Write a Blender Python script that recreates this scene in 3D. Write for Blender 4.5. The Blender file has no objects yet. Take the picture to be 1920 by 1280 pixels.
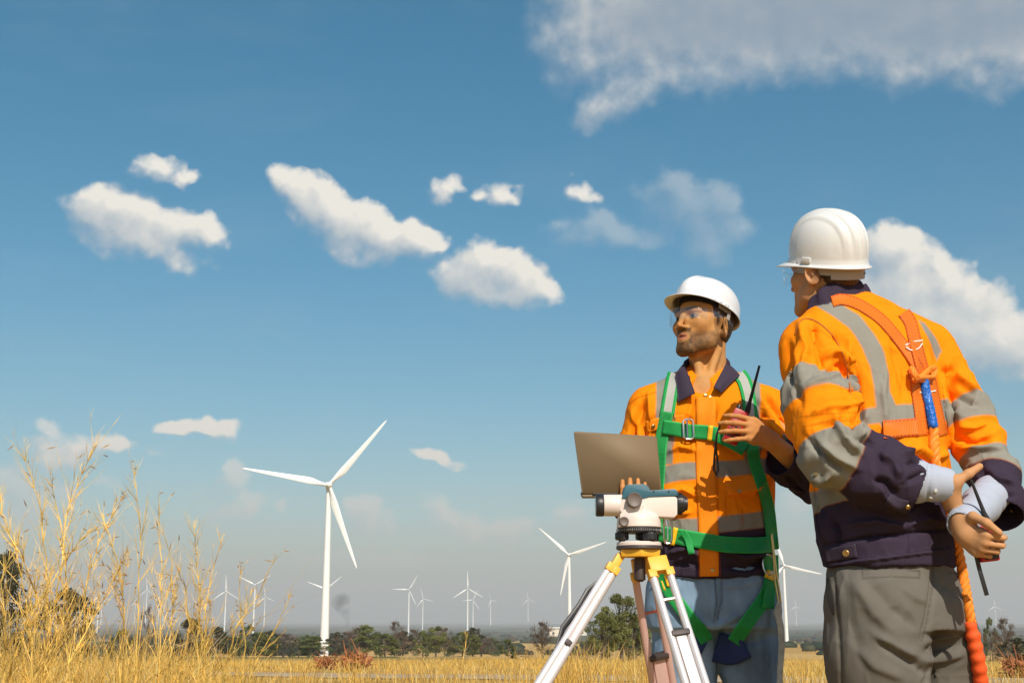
import bpy, bmesh, math, random
import numpy as np
from mathutils import Vector, Matrix, noise
from mathutils.bvhtree import BVHTree
R = math.radians
sc = bpy.context.scene
col = sc.collection

# ------------------------------------------------------------------ camera
CAMZ = 0.82
PITCH = math.atan(522 / 2400)
cam_d = bpy.data.cameras.new('camera'); cam = bpy.data.objects.new('camera', cam_d); col.objects.link(cam)
cam_d.sensor_width = 36; cam_d.lens = 45.0; cam_d.clip_start = 0.1; cam_d.clip_end = 90000
cam.location = (0, 0, CAMZ); cam.rotation_euler = (math.pi / 2 + PITCH, 0, 0)
sc.camera = cam
sc.render.resolution_x = 1024; sc.render.resolution_y = 682
sc.render.engine = 'CYCLES'
sc.cycles.volume_step_rate = 5
sc.cycles.volume_bounces = 0
sc.cycles.transparent_max_bounces = 12
sc.view_settings.view_transform = 'Standard'; sc.view_settings.look = 'None'
sc.view_settings.gamma = 1; sc.view_settings.exposure = 0.15
SUN_AZ, SUN_EL = R(15), R(42)           # to the right of straight behind the camera
# ------------------------------------------------------------------ sun
sd = bpy.data.lights.new('sun', 'SUN'); sd.energy = 4.6; sd.angle = R(0.5); sd.color = (1.0, 0.92, 0.79)
sun = bpy.data.objects.new('sun', sd); col.objects.link(sun)
SV = Vector((math.sin(SUN_AZ) * math.cos(SUN_EL), -math.cos(SUN_AZ) * math.cos(SUN_EL), math.sin(SUN_EL)))
sun.rotation_euler = SV.to_track_quat('Z', 'Y').to_euler()

def pray(px, py):
    xc = (px - 960) / 2400; yc = (640 - py) / 2400
    return Vector((xc, math.cos(PITCH) - yc * math.sin(PITCH), math.sin(PITCH) + yc * math.cos(PITCH)))
def P(px, py, Y):
    d = pray(px, py); t = Y / d.y
    return Vector((d.x * t, Y, CAMZ + d.z * t))
def proj(V):
    V = np.asarray(V, float).reshape(-1, 3)
    x, y, z = V[:, 0], V[:, 1], V[:, 2] - CAMZ
    c, s = math.cos(PITCH), math.sin(PITCH)
    w = y * c + z * s; v = -y * s + z * c
    return np.stack([960 + 2400 * x / w, 640 - 2400 * v / w], 1)

# ------------------------------------------------------------------ world: Nishita sky with clouds by direction
world = bpy.data.worlds.new('World'); sc.world = world; world.use_nodes = True
class NT:
    def __init__(s, nt): s.nt = nt
    def n(s, t, **kw):
        nd = s.nt.nodes.new(t)
        for k, v in kw.items():
            if k == 'ins':
                for i, x in v.items():
                    if isinstance(x, bpy.types.NodeSocket): s.nt.links.new(x, nd.inputs[i])
                    else: nd.inputs[i].default_value = x
            else: setattr(nd, k, v)
        return nd
    def m(s, op, a, b=0.0, c=None, clamp=False):
        ins = {0: a, 1: b}
        if c is not None: ins[2] = c
        return s.n('ShaderNodeMath', operation=op, use_clamp=clamp, ins=ins).outputs[0]
    def vm(s, op, a, b=(0, 0, 0)):
        nd = s.n('ShaderNodeVectorMath', operation=op, ins={0: a, 1: b})
        return nd.outputs['Value'] if op in ('LENGTH', 'DOT_PRODUCT', 'DISTANCE') else nd.outputs[0]
    def mix(s, f, a, b, mode='MIX'):
        nd = s.nt.nodes.new('ShaderNodeMix'); nd.data_type = 'RGBA'; nd.blend_type = mode
        for i, x in ((0, f), (6, a), (7, b)):
            if isinstance(x, bpy.types.NodeSocket): s.nt.links.new(x, nd.inputs[i])
            else: nd.inputs[i].default_value = x if i == 0 else (tuple(x) + (1,))[:4]
        return nd.outputs[2]
    def ss(s, x, lo, hi):
        return s.n('ShaderNodeMapRange', interpolation_type='SMOOTHSTEP', ins={0: x, 1: lo, 2: hi, 3: 0.0, 4: 1.0}).outputs[0]
    def noise(s, vec, scale, detail=4, rough=.5, dist=0.0, out=0):
        return s.n('ShaderNodeTexNoise', ins={'Vector': vec, 'Scale': scale, 'Detail': detail, 'Roughness': rough, 'Distortion': dist}).outputs[out]
    def link(s, a, b): s.nt.links.new(a, b)

def azel(px, py):
    d = pray(px, py).normalized()
    return math.atan2(d.x, d.y), math.asin(d.z)
# px, py, half width, half height, strength, tilt(deg, + rises to the right)
CLOUDS = [
 (205, 395, 60, 46, 1.25, 0), (258, 415, 70, 48, 1.2, -15), (300, 450, 60, 34, 1.1, -15), (215, 448, 66, 34, 1.0, 0), (350, 430, 62, 36, 1.0, 0), (378, 440, 48, 26, .9, 0), (330, 478, 52, 22, .85, -15),
 (300, 318, 44, 20, .75, 0), (355, 330, 26, 14, .75, 0),
 (560, 350, 46, 34, 1.1, -25), (610, 388, 78, 42, 1.2, -30), (680, 425, 90, 44, 1.25, -22), (750, 445, 80, 38, 1.2, -10), (700, 462, 96, 26, 1.0, -10), (800, 458, 46, 20, .95, 0), (565, 385, 40, 26, .8, -40),
 (842, 350, 34, 24, .9, 10), (868, 340, 20, 14, .6, 0), (940, 368, 34, 18, .75, -10), (1100, 370, 28, 22, .7, -20),
 (930, 505, 74, 46, 1.2, 0), (985, 525, 66, 40, 1.15, -8), (890, 520, 76, 36, 1.1, 0), (950, 545, 96, 26, .95, -6),
 (1300, 395, 100, 66, .46, -25), (1345, 455, 56, 44, .46, 0), (1160, 440, 110, 34, .34, 0),
 (1110, 40, 110, 90, 1.0, 20), (1290, 40, 250, 110, 1.35, 0), (1540, 0, 330, 125, 1.45, 0), (1800, 30, 260, 110, 1.5, -8), (1190, 170, 120, 46, .85, 25), (1890, 110, 90, 60, .8, 0), (1060, 120, 60, 50, .6, 60), (1400, 110, 120, 40, .6, 5),
 (1660, 480, 60, 52, 1.35, 0), (1690, 560, 110, 90, 1.5, -20), (1770, 600, 130, 90, 1.5, -25), (1850, 640, 110, 70, 1.4, -25), (1690, 470, 34, 38, 1.2, 10), (1780, 545, 60, 46, 1.15, 0), (1640, 620, 90, 90, 1.3, 0), (1900, 690, 90, 30, .8, 0),
 (1900, 600, 40, 24, .5, 0),
 (352, 803, 46, 18, 1.05, 0), (395, 803, 56, 17, 1.0, 0), (370, 812, 60, 12, .8, 0),
 (80, 845, 56, 30, .9, 0), (120, 850, 50, 28, .85, 0), (210, 834, 44, 20, .9, 0), (86, 802, 26, 14, .5, 0), (30, 920, 70, 60, .95, 0), (70, 950, 70, 44, .8, 0), (296, 848, 24, 12, .45, 0), (190, 915, 26, 14, .5, 0),
 (815, 863, 38, 16, .9, -20), (845, 875, 26, 10, .6, -10),
 (440, 890, 26, 34, .8, -30), (430, 957, 44, 24, .85, 0), (465, 930, 34, 26, .65, 0), (520, 946, 22, 12, .55, 0), (385, 930, 30, 24, .5, 0),
 (695, 970, 44, 30, .85, -20), (705, 990, 40, 20, .75, 0), (830, 960, 44, 26, .7, -30), (890, 990, 60, 26, .7, -10), (960, 993, 52, 26, .85, 0), (1090, 960, 64, 22, .6, 10), (1080, 990, 80, 24, .5, 0), (680, 1040, 130, 16, .35, 0),
 (1460, 950, 60, 50, .6, 0),
]
SKY = (200, 1.0, 1.6, 1.2)              # altitude, air, dust, ozone
CLD = ((3.6, 4.0, 4.5), (8.6, 8.2, 7.4), (3.5, 3.9, 4.4), (4.9, 4.4, 3.9))   # shaded, lit, shaded base of the big cloud, low air tint
def sky_colour(t, vec):
    sp = t.n('ShaderNodeSeparateXYZ', ins={0: vec})
    az = t.m('ARCTAN2', sp.outputs[0], sp.outputs[1]); el = t.m('ARCSINE', sp.outputs[2])
    uv = t.n('ShaderNodeCombineXYZ', ins={0: az, 1: el, 2: 0.0}).outputs[0]
    veil = t.ss(t.noise(t.vm('MULTIPLY', uv, (1.2, 4.5, 1)), 3.0, 5, .6, .6), .48, .85)
    sky = t.n('ShaderNodeTexSky', sky_type='NISHITA', sun_disc=False, sun_elevation=SUN_EL, sun_rotation=math.pi - SUN_AZ, altitude=SKY[0], air_density=SKY[1], dust_density=SKY[2], ozone_density=SKY[3], ins={0: vec})
    hs = t.n('ShaderNodeHueSaturation', ins={'Hue': .478, 'Saturation': 1.52, 'Value': .94, 'Fac': 1.0, 'Color': sky.outputs[0]}).outputs[0]
    return t.mix(t.m('MULTIPLY', veil, .12), hs, (4.6, 5.2, 5.6)), uv, el
def build_world():
    t = NT(world.node_tree); t.nt.nodes.clear()
    c, _, _ = sky_colour(t, t.n('ShaderNodeTexCoord').outputs['Generated'])
    bg = t.n('ShaderNodeBackground', ins={0: c, 1: 0.10}); ow = t.n('ShaderNodeOutputWorld'); t.link(bg.outputs[0], ow.inputs[0])
def vnoise(x, y, seed):
    xi = np.floor(x).astype(int); yi = np.floor(y).astype(int); fx = x - xi; fy = y - yi; fx = fx * fx * (3 - 2 * fx); fy = fy * fy * (3 - 2 * fy)
    def h(i, j): v = np.sin(i * 127.1 + j * 311.7 + seed * 74.7) * 43758.5453; return v - np.floor(v)
    return (h(xi, yi) * (1 - fx) + h(xi + 1, yi) * fx) * (1 - fy) + (h(xi, yi + 1) * (1 - fx) + h(xi + 1, yi + 1) * fx) * fy
def fbm2(x, y, seed, n=4, r=.55):
    a = 1; s = 0; t_ = 0
    for k in range(n): s = s + a * vnoise(x * 2 ** k, y * 2 ** k, seed + k); t_ += a; a *= r
    return s / t_ - .5
def build_sky_dome():
    # the part of the sky dome in front, 55 km out: cloud cover is stored on it as a field, its fine edges come from noise
    rad = 55000.0; U = np.linspace(-.62, .62, 700); Vv = np.linspace(-.012, .60, 380)
    u, v = [a.ravel() for a in np.meshgrid(U, Vv)]
    def field(u, v):
        uu = u + .030 * fbm2(u * 26, v * 26, 1, 3) + .009 * fbm2(u * 110, v * 110, 5, 3); vv = v + .022 * fbm2(u * 26, v * 26, 9, 3) + .008 * fbm2(u * 110, v * 110, 13, 3)
        e = np.zeros_like(u); eo = np.zeros_like(u)
        for (px, py, hw, hh, a, rot) in CLOUDS:
            op = .28 if a < .5 else (.62 if py > 880 else 1.0); a = .95 if a < .5 else a
            cu, cv = azel(px, py); c, s = math.cos(R(rot)), math.sin(R(rot)); dx, dy = uu - cu, vv - cv
            X = (dx * c + dy * s) / (hw / 2400 / math.cos(cv)); Y = (-dx * s + dy * c) / (hh / 2400)
            d = a - a * .55 * (X * X + Y * Y); w_ = np.exp(np.clip(d, -3, 3) * 9); e += w_; eo += w_ * op
        return np.log(e + 1e-9) / 9, eo / (e + 1e-12)
    (D, OP), (Do, _) = field(u, v), field(u + .010, v + .013)
    V = np.stack([np.sin(u) * np.cos(v), np.cos(u) * np.cos(v), np.sin(v)], 1) * rad
    n = len(U); i = np.arange(len(Vv) - 1)[:, None] * n + np.arange(n - 1)[None]
    F = np.stack([i, i + n, i + n + 1, i + 1], -1).reshape(-1, 4)
    m = bpy.data.materials.new('sky'); m.use_nodes = True; t = NT(m.node_tree); t.nt.nodes.clear()
    vec = t.vm('NORMALIZE', t.n('ShaderNodeNewGeometry').outputs[0])
    skyc, uv, el = sky_colour(t, vec)
    aD = t.n('ShaderNodeAttribute', attribute_name='cover').outputs[2]; aO = t.n('ShaderNodeAttribute', attribute_name='cover_sunward').outputs[2]
    f1 = t.noise(uv, 38, 9, .60); f2 = t.noise(t.vm('ADD', uv, (.007, .009, 0)), 38, 3, .52); f3 = t.noise(uv, 38, 3, .52)
    dens = t.m('MULTIPLY_ADD', t.m('SUBTRACT', f1, .5), t.m('MULTIPLY_ADD', t.ss(el, .36, .42), -.85, 1.30), aD); denso = t.m('MULTIPLY_ADD', t.m('SUBTRACT', f2, .5), 1.2, aO); densl = t.m('MULTIPLY_ADD', t.m('SUBTRACT', f3, .5), 1.2, aD)
    lit = t.m('ADD', .50, t.m('MULTIPLY', t.m('SUBTRACT', densl, denso), .62), clamp=True)
    big = t.ss(el, .36, .42); alpha = t.m('MULTIPLY', t.m('MULTIPLY', t.n('ShaderNodeMapRange', interpolation_type='SMOOTHSTEP', ins={0: dens, 1: .10, 2: t.m('MULTIPLY_ADD', lit, -.75, t.m('MULTIPLY_ADD', big, .10, 1.48)), 3: 0.0, 4: 1.0}).outputs[0], t.m('MULTIPLY_ADD', lit, .50, .60)), t.m('MULTIPLY', t.n('ShaderNodeAttribute', attribute_name='thinness').outputs[2], t.m('MULTIPLY_ADD', big, -.04, .88)), clamp=True)
    colr = t.mix(lit, CLD[0], CLD[1])
    colr = t.mix(t.m('MULTIPLY', t.ss(el, .38, .43), t.ss(aD, .75, 1.4)), colr, CLD[2])
    colr = t.mix(t.m('MULTIPLY', t.ss(el, .20, .02), .55), colr, CLD[3])
    e = t.n('ShaderNodeEmission', ins={0: t.mix(alpha, skyc, colr), 1: .10}); o = t.n('ShaderNodeOutputMaterial'); t.link(e.outputs[0], o.inputs[0])
    m.cycles.emission_sampling = 'NONE'
    me = bpy.data.meshes.new('sky'); me.vertices.add(len(V)); me.vertices.foreach_set('co', V.astype(np.float32).ravel())
    me.loops.add(F.size); me.loops.foreach_set('vertex_index', F.astype(np.int32).ravel()); me.polygons.add(len(F)); me.polygons.foreach_set('loop_start', np.arange(0, F.size, 4, dtype=np.int32)); me.update(calc_edges=True)
    for k, a in (('cover', D), ('cover_sunward', Do), ('thinness', OP)): me.attributes.new(k, 'FLOAT', 'POINT').data.foreach_set('value', a.astype(np.float32))
    me.polygons.foreach_set('use_smooth', np.ones(len(me.polygons), bool)); me.materials.append(m)
    o = bpy.data.objects.new('sky', me); col.objects.link(o); o['kind'] = 'structure'
build_world(); build_sky_dome()

# ================================================================== helpers
rng = np.random.default_rng(7); random.seed(7)
def put(o, parent=None):
    col.objects.link(o)
    if parent is not None: o.parent = parent
    return o
def tag(o, label=None, cat=None, group=None, kind=None):
    if label: o['label'] = label
    if cat: o['category'] = cat
    if group: o['group'] = group
    if kind: o['kind'] = kind
    return o
def empty(name, loc=(0, 0, 0), parent=None, rz=0):
    o = bpy.data.objects.new(name, None); o.location = loc; o.rotation_euler = (0, 0, rz); o.empty_display_size = .1
    return put(o, parent)
def mesh_np(name, V, F, mat=None, parent=None, smooth=True, colr=None, attrs=None):
    V = np.asarray(V, np.float32); me = bpy.data.meshes.new(name)
    if isinstance(F, np.ndarray):
        k = F.shape[1]
        me.vertices.add(len(V)); me.vertices.foreach_set('co', V.ravel())
        me.loops.add(F.size); me.loops.foreach_set('vertex_index', F.astype(np.int32).ravel())
        me.polygons.add(len(F)); me.polygons.foreach_set('loop_start', np.arange(0, F.size, k, dtype=np.int32))
        me.update(calc_edges=True); me.validate()
    else:
        me.from_pydata(V.tolist(), [], F); me.update()
    if colr is not None:
        a = me.color_attributes.new('col', 'FLOAT_COLOR', 'POINT')
        c = np.ones((len(V), 4), np.float32); c[:, :3] = colr; a.data.foreach_set('color', c.ravel())
    for k, v in (attrs or {}).items():
        a = me.attributes.new(k, 'FLOAT', 'POINT'); a.data.foreach_set('value', np.asarray(v, np.float32))
    if smooth: me.polygons.foreach_set('use_smooth', np.ones(len(me.polygons), bool))
    if mat: me.materials.append(mat)
    o = bpy.data.objects.new(name, me)
    return put(o, parent)
class MB:
    """collects shapes, linked as one mesh"""
    def __init__(s): s.V = []; s.F = []; s.M = []; s.mi = 0
    def add(s, V, F):
        b = len(s.V); s.V += [tuple(v) for v in V]; s.F += [tuple(i + b for i in f) for f in F]; s.M += [s.mi] * len(F)
    def box(s, c, d, rot=None, taper=1.0, bev=0.0):
        c = Vector(c); d = Vector(d) * .5; bm = bmesh.new()
        bmesh.ops.create_cube(bm, size=2)
        for v in bm.verts:
            k = taper if v.co.z > 0 else 1
            v.co = Vector((v.co.x * d.x * k, v.co.y * d.y * k, v.co.z * d.z))
        if bev: bmesh.ops.bevel(bm, geom=bm.edges[:], offset=bev, segments=2, affect='EDGES', profile=.6)
        bm.verts.index_update()
        M = rot if rot is not None else Matrix.Identity(3)
        s.add([M @ v.co + c for v in bm.verts], [[v.index for v in f.verts] for f in bm.faces]); bm.free()
    def tube(s, pts, rad, n=10, cap=True, flat=None, up=None):
        pts = [Vector(p) for p in pts]
        if not hasattr(rad, '__len__'): rad = [rad] * len(pts)
        V = []; F = []; prev = None
        for i, p in enumerate(pts):
            t = (pts[min(i + 1, len(pts) - 1)] - pts[max(i - 1, 0)])
            t = t.normalized() if t.length > 1e-9 else Vector((0, 0, 1))
            if prev is None:
                a = Vector(up) if up is not None else (Vector((0, 0, 1)) if abs(t.z) < .9 else Vector((1, 0, 0)))
            else: a = prev
            u = (a - t * a.dot(t)); u = u.normalized() if u.length > 1e-6 else t.orthogonal().normalized(); w = t.cross(u); prev = u
            for k in range(n):
                an = 2 * math.pi * k / n; fx = flat if flat else 1
                V.append(p + (u * math.cos(an) + w * math.sin(an) * fx) * rad[i])
        for i in range(len(pts) - 1):
            for k in range(n):
                a, b = i * n + k, i * n + (k + 1) % n
                F.append((a, b, b + n, a + n))
        if cap: F.append(tuple(range(n - 1, -1, -1))); F.append(tuple(range((len(pts) - 1) * n, len(pts) * n)))
        s.add(V, F)
    def lathe(s, prof, M=None, n=32, cap=True):
        """prof: (radius, z) pairs along local z"""
        V = []; F = []
        for r, z in prof:
            for k in range(n):
                an = 2 * math.pi * k / n; V.append(Vector((r * math.cos(an), r * math.sin(an), z)))
        for i in range(len(prof) - 1):
            for k in range(n):
                a, b = i * n + k, i * n + (k + 1) % n; F.append((a, b, b + n, a + n))
        if cap: F.append(tuple(range(n - 1, -1, -1))); F.append(tuple(range((len(prof) - 1) * n, len(prof) * n)))
        if M is not None: V = [M @ v for v in V]
        s.add(V, F)
    def prism(s, pts, d0, d1, M=None):
        """outline pts (x,z) extruded in y from d0 to d1"""
        n = len(pts); V = [Vector((x, d0, z)) for x, z in pts] + [Vector((x, d1, z)) for x, z in pts]
        F = [tuple(range(n)), tuple(range(2 * n - 1, n - 1, -1))] + [(i, i + n, (i + 1) % n + n, (i + 1) % n) for i in range(n)]
        if M is not None: V = [M @ v for v in V]
        s.add(V, F)
    def build(s, name, mat, parent=None, smooth=True, bevel=0.0, angle=40):
        me = bpy.data.meshes.new(name); me.from_pydata(s.V, [], s.F)
        for m in (mat if isinstance(mat, (list, tuple)) else [mat]): me.materials.append(m)
        me.polygons.foreach_set('material_index', s.M)
        bm = bmesh.new(); bm.from_mesh(me)
        bmesh.ops.recalc_face_normals(bm, faces=bm.faces[:])
        if bevel:
            ed = [e for e in bm.edges if len(e.link_faces) == 2 and e.calc_face_angle(0) > R(35)]
            bmesh.ops.bevel(bm, geom=ed, offset=bevel, segments=2, affect='EDGES', profile=.6, clamp_overlap=True)
        if smooth:
            for f in bm.faces: f.smooth = True
            for e in bm.edges:
                if len(e.link_faces) == 2 and e.calc_face_angle(0) > R(angle): e.smooth = False
        bm.to_mesh(me); bm.free(); me.update()
        return put(bpy.data.objects.new(name, me), parent)
def rot_to(z, x=None):
    z = Vector(z).normalized(); x = Vector(x) if x is not None else z.orthogonal()
    x = (x - z * x.dot(z)).normalized(); y = z.cross(x)
    return Matrix((x, y, z)).transposed()
def M4(rot, loc): return Matrix.Translation(Vector(loc)) @ rot.to_4x4()

# ------------------------------------------------------------------ materials
def material(name, c=(.5, .5, .5), rough=.6, metal=0.0, vcol=False, var=0.0, vscale=20, bump=0.0, bscale=200, spec=.5, coat=0.0, weave=0.0, transmission=0.0, alpha=1.0, sheen=0.0, sub=0.0, stripe=None, emit=None):
    m = bpy.data.materials.new(name); m.use_nodes = True; t = NT(m.node_tree); b = t.nt.nodes['Principled BSDF']
    cc = None
    if vcol: cc = t.n('ShaderNodeAttribute', attribute_name='col').outputs[0]
    obc = t.n('ShaderNodeTexCoord').outputs['Object'] if (var or bump or weave) else None
    if var:
        nz = t.noise(obc, vscale, 5, .6)
        f = t.m('MULTIPLY_ADD', nz, 2 * var, 1 - var)
        base = cc if cc is not None else None
        if base is None:
            rgb = t.n('ShaderNodeRGB'); rgb.outputs[0].default_value = (*c, 1); base = rgb.outputs[0]
        cc = t.vm('SCALE', base); cc.node.inputs['Scale'].default_value = 1; t.link(f, cc.node.inputs['Scale'])
    if cc is not None: t.link(cc, b.inputs['Base Color'])
    else: b.inputs['Base Color'].default_value = (*c, 1)
    b.inputs['Roughness'].default_value = rough; b.inputs['Metallic'].default_value = metal
    b.inputs['Specular IOR Level'].default_value = spec; b.inputs['Coat Weight'].default_value = coat
    b.inputs['Transmission Weight'].default_value = transmission; b.inputs['Alpha'].default_value = alpha
    b.inputs['Sheen Weight'].default_value = sheen
    if sub:
        b.inputs['Subsurface Weight'].default_value = sub; b.inputs['Subsurface Radius'].default_value = (.01, .004, .002); b.inputs['Subsurface Scale'].default_value = 1.0
    if bump or weave:
        h = t.m('MULTIPLY', t.noise(obc, bscale, 3, .6), 1.0) if bump else None
        if weave:
            wv = t.n('ShaderNodeTexWave', wave_type='BANDS', bands_direction='DIAGONAL', ins={'Vector': obc, 'Scale': weave}).outputs[1]
            h = wv if h is None else t.m('ADD', h, t.m('MULTIPLY', wv, .5))
        bn = t.n('ShaderNodeBump', ins={'Height': h, 'Strength': bump or .2, 'Distance': .001 if bscale > 60 else .01}); t.link(bn.outputs[0], b.inputs['Normal'])
    return m
def foliage_mat(name, trans=.35, rough=.6):
    m = bpy.data.materials.new(name); m.use_nodes = True; t = NT(m.node_tree); b = t.nt.nodes['Principled BSDF']
    cc = t.n('ShaderNodeAttribute', attribute_name='col').outputs[0]; t.link(cc, b.inputs['Base Color']); b.inputs['Roughness'].default_value = rough
    b.inputs['Specular IOR Level'].default_value = .25
    tr = t.n('ShaderNodeBsdfTranslucent', ins={0: cc}); mx = t.n('ShaderNodeMixShader', ins={0: trans, 1: b.outputs[0], 2: tr.outputs[0]})
    t.link(mx.outputs[0], t.nt.nodes['Material Output'].inputs[0]); return m

# ================================================================== terrain
RPTS = [(-40, 66), (-24, 54), (-15, 42), (-9, 32), (-5, 26.5), (-2, 24), (1, 22.8), (4, 21.8), (9, 21), (20, 20)]
PROF_D = [0, 12, 17, 25, 35, 50, 80, 110, 200, 400, 760, 1100, 1600, 2500, 4000, 7000, 12000, 30000, 60000]
PROF_H = [None, None, 114, 98, 88, 80, 74, 71, 67, 65, 63, 52, 43, 33, 26, 18, 12, 6, 3]
PROF_Z = [0 if h is None else (CAMZ - h / 2400 * d) for d, h in zip(PROF_D, PROF_H)]
PROF_Z[0] = PROF_Z[1] = 0.0
def terr(x, y):
    d = np.hypot(x, y)
    z = np.interp(np.log(d + 5), np.log(np.array(PROF_D) + 5.0), PROF_Z)
    u = np.sin(x * .21 + 1.3) * np.cos(y * .17 + .4) + .5 * np.sin(x * .53 + y * .41)
    amp = np.interp(d, [0, 8, 20, 100, 1000, 8000], [0, .0, .04, .12, .4, 3])
    big = np.sin(x * .0021 + .7) * np.sin(y * .0017 + .2)
    return z + u * amp * .5 + big * np.interp(d, [0, 300, 2000, 20000], [0, .2, 3, 18])
def tz(x, y): return float(terr(np.array([x], float), np.array([y], float))[0])
def ground_material():
    m = bpy.data.materials.new('dry_field'); m.use_nodes = True; t = NT(m.node_tree); b = t.nt.nodes['Principled BSDF']
    pos = t.n('ShaderNodeNewGeometry').outputs[0]
    d = t.vm('LENGTH', t.vm('MULTIPLY', pos, (1, 1, 0)))
    # near: straw, dust and clods
    n1 = t.noise(pos, .9, 6, .62); n2 = t.noise(pos, 9, 6, .65); n3 = t.noise(t.vm('MULTIPLY', pos, (.05, .05, .05)), 1.0, 5, .6)
    near = t.mix(t.ss(n1, .35, .68), (.56, .35, .09), (.42, .24, .07))
    near = t.mix(t.ss(n2, .45, .7), near, (.24, .13, .045)); near = t.mix(t.m('MULTIPLY', t.ss(t.noise(pos, .22, 4, .6), .50, .60), .8), near, (.50, .25, .10)); near = t.mix(t.m('MULTIPLY', t.ss(t.noise(t.vm('ADD', pos, (40, 9, 0)), .30, 4, .6), .58, .66), .6), near, (.22, .26, .05))
    near = t.mix(t.ss(n3, .5, .62), near, (.50, .32, .11))
    # mid fields, patches some tens of metres wide
    cell = t.n('ShaderNodeTexVoronoi', ins={'Vector': t.vm('ADD', t.vm('MULTIPLY', pos, (.0042, .0016, 0)), t.vm('MULTIPLY', t.noise(pos, .003, 3, .5, out=1), (.35, .35, 0))), 'Scale': 1.0, 'Randomness': .85})
    r = t.n('ShaderNodeValToRGB', ins={0: t.n('ShaderNodeSeparateColor', ins={0: cell.outputs[1]}).outputs[0]})
    cr = r.color_ramp; cr.interpolation = 'CONSTANT'
    cols = [(0, (.46, .27, .08)), (.22, (.10, .11, .035)), (.36, (.52, .33, .12)), (.55, (.38, .20, .08)), (.68, (.15, .15, .05)), (.8, (.50, .30, .10)), (.93, (.055, .07, .03))]
    cr.elements[0].color = (*cols[0][1], 1); cr.elements[1].position = cols[1][0]; cr.elements[1].color = (*cols[1][1], 1)
    for p_, c_ in cols[2:]:
        e = cr.elements.new(p_); e.color = (*c_, 1)
    mid = t.mix(t.m('MULTIPLY', t.ss(t.noise(pos, .02, 6, .6), .5, .75), .6), r.outputs[0], (.12, .10, .04))
    # far plain: woods and paddies
    fv = t.vm('MULTIPLY', pos, (.0011, .00028, 0))
    fn = t.noise(fv, 1.6, 8, .66)
    far = t.mix(t.ss(fn, .42, .6), (.030, .045, .030), (.11, .105, .06))
    far = t.mix(t.ss(t.noise(fv, 5.0, 6, .7), .60, .72), far, (.30, .20, .11))
    c = t.mix(t.ss(d, 60, 320), near, mid); c = t.mix(t.ss(d, 1700, 2700), c, far)
    t.link(c, b.inputs['Base Color']); b.inputs['Roughness'].default_value = .95; b.inputs['Specular IOR Level'].default_value = .1
    bn = t.n('ShaderNodeBump', ins={'Height': t.m('ADD', n2, t.noise(pos, 40, 4, .6)), 'Strength': .7, 'Distance': .05}); t.link(bn.outputs[0], b.inputs['Normal'])
    return m
def build_ground():
    rr = np.concatenate([[0.01], np.geomspace(1.5, 60000, 230)]); na = 360
    a = np.arange(na) / na * 2 * np.pi
    X = rr[:, None] * np.sin(a)[None]; Y = rr[:, None] * np.cos(a)[None]; Z = terr(X, Y)
    V = np.stack([X.ravel(), Y.ravel(), Z.ravel()], 1)
    i = np.arange(len(rr) - 1)[:, None] * na; k = np.arange(na)[None]; k2 = (k + 1) % na
    F = np.stack([(i + k), (i + na + k), (i + na + k2), (i + k2)], -1).reshape(-1, 4)[:, ::-1]
    tag(mesh_np('ground', V, F, ground_material()), kind='structure')
    # pale dirt track, a draped sheet just above the ground
    m = bpy.data.materials.new('dust'); m.use_nodes = True; t = NT(m.node_tree); b = t.nt.nodes['Principled BSDF']
    pos = t.n('ShaderNodeNewGeometry').outputs[0]
    c = t.mix(t.ss(t.noise(pos, 2.5, 6, .65), .4, .65), (.47, .36, .24), (.33, .23, .13)); t.link(c, b.inputs['Base Color']); b.inputs['Roughness'].default_value = .95
    pts = RPTS
    n = 160; tt = np.linspace(0, len(pts) - 1, n); px = np.interp(tt, range(len(pts)), [p[0] for p in pts]); py = np.interp(tt, range(len(pts)), [p[1] for p in pts])
    V = []; F = []; K = 9
    for j in range(n):
        for k_ in range(K):
            f = (k_ / (K - 1) - .5) * 2
            w = 2.5 + .7 * noise.noise(Vector((px[j] * .5, k_ * 3.1, 0)))
            x, y = px[j], py[j] + f * w
            V.append((x, y, tz(x, y) + .012 + .02 * (1 - abs(f))))
    for j in range(n - 1):
        for k_ in range(K - 1): F.append((j * K + k_, (j + 1) * K + k_, (j + 1) * K + k_ + 1, j * K + k_ + 1))
    tag(mesh_np('dirt_road', V, F, m), kind='structure')
build_ground()

# ================================================================== wind turbines
M_TURB = material('turbine_paint', (.80, .80, .78), .45, var=.04, vscale=.3)
M_TURB_D = material('turbine_dark_trim', (.25, .25, .26), .5)
HUBH, BL = 90.0, 46.0
def blade_mesh():
    m = MB(); N = 22; st = []
    for i in range(N + 1):
        s = i / N; r = 1.2 + s * (BL - 1.2)
        ch = np.interp(s, [0, .06, .2, .5, .8, .96, 1], [2.0, 2.1, 3.9, 2.6, 1.6, .9, .25])
        th = np.interp(s, [0, .06, .2, .5, 1], [2.0, 1.9, .9, .45, .1])
        tw = R(np.interp(s, [0, .2, 1], [20, 14, 0])); off = np.interp(s, [0, .06, .2, 1], [0, 0, .55, .1])
        st.append((r, ch, th, tw, off))
    V = []; F = []; n = 14
    for r, ch, th, tw, off in st:
        for k in range(n):
            an = 2 * math.pi * k / n; x = math.cos(an) * ch / 2 + off; y = math.sin(an) * th / 2 * (1 if math.cos(an) < 0 else (1 - .6 * math.cos(an)))
            V.append((x * math.cos(tw) - y * math.sin(tw), x * math.sin(tw) + y * math.cos(tw) - .0006 * r * r, r))
    for i in range(N):
        for k in range(n): a, b = i * n + k, i * n + (k + 1) % n; F.append((a, b, b + n, a + n))
    F.append(tuple(range(n))); F.append(tuple(range(N * n, N * n + n))); m.add(V, F)
    return m
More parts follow.
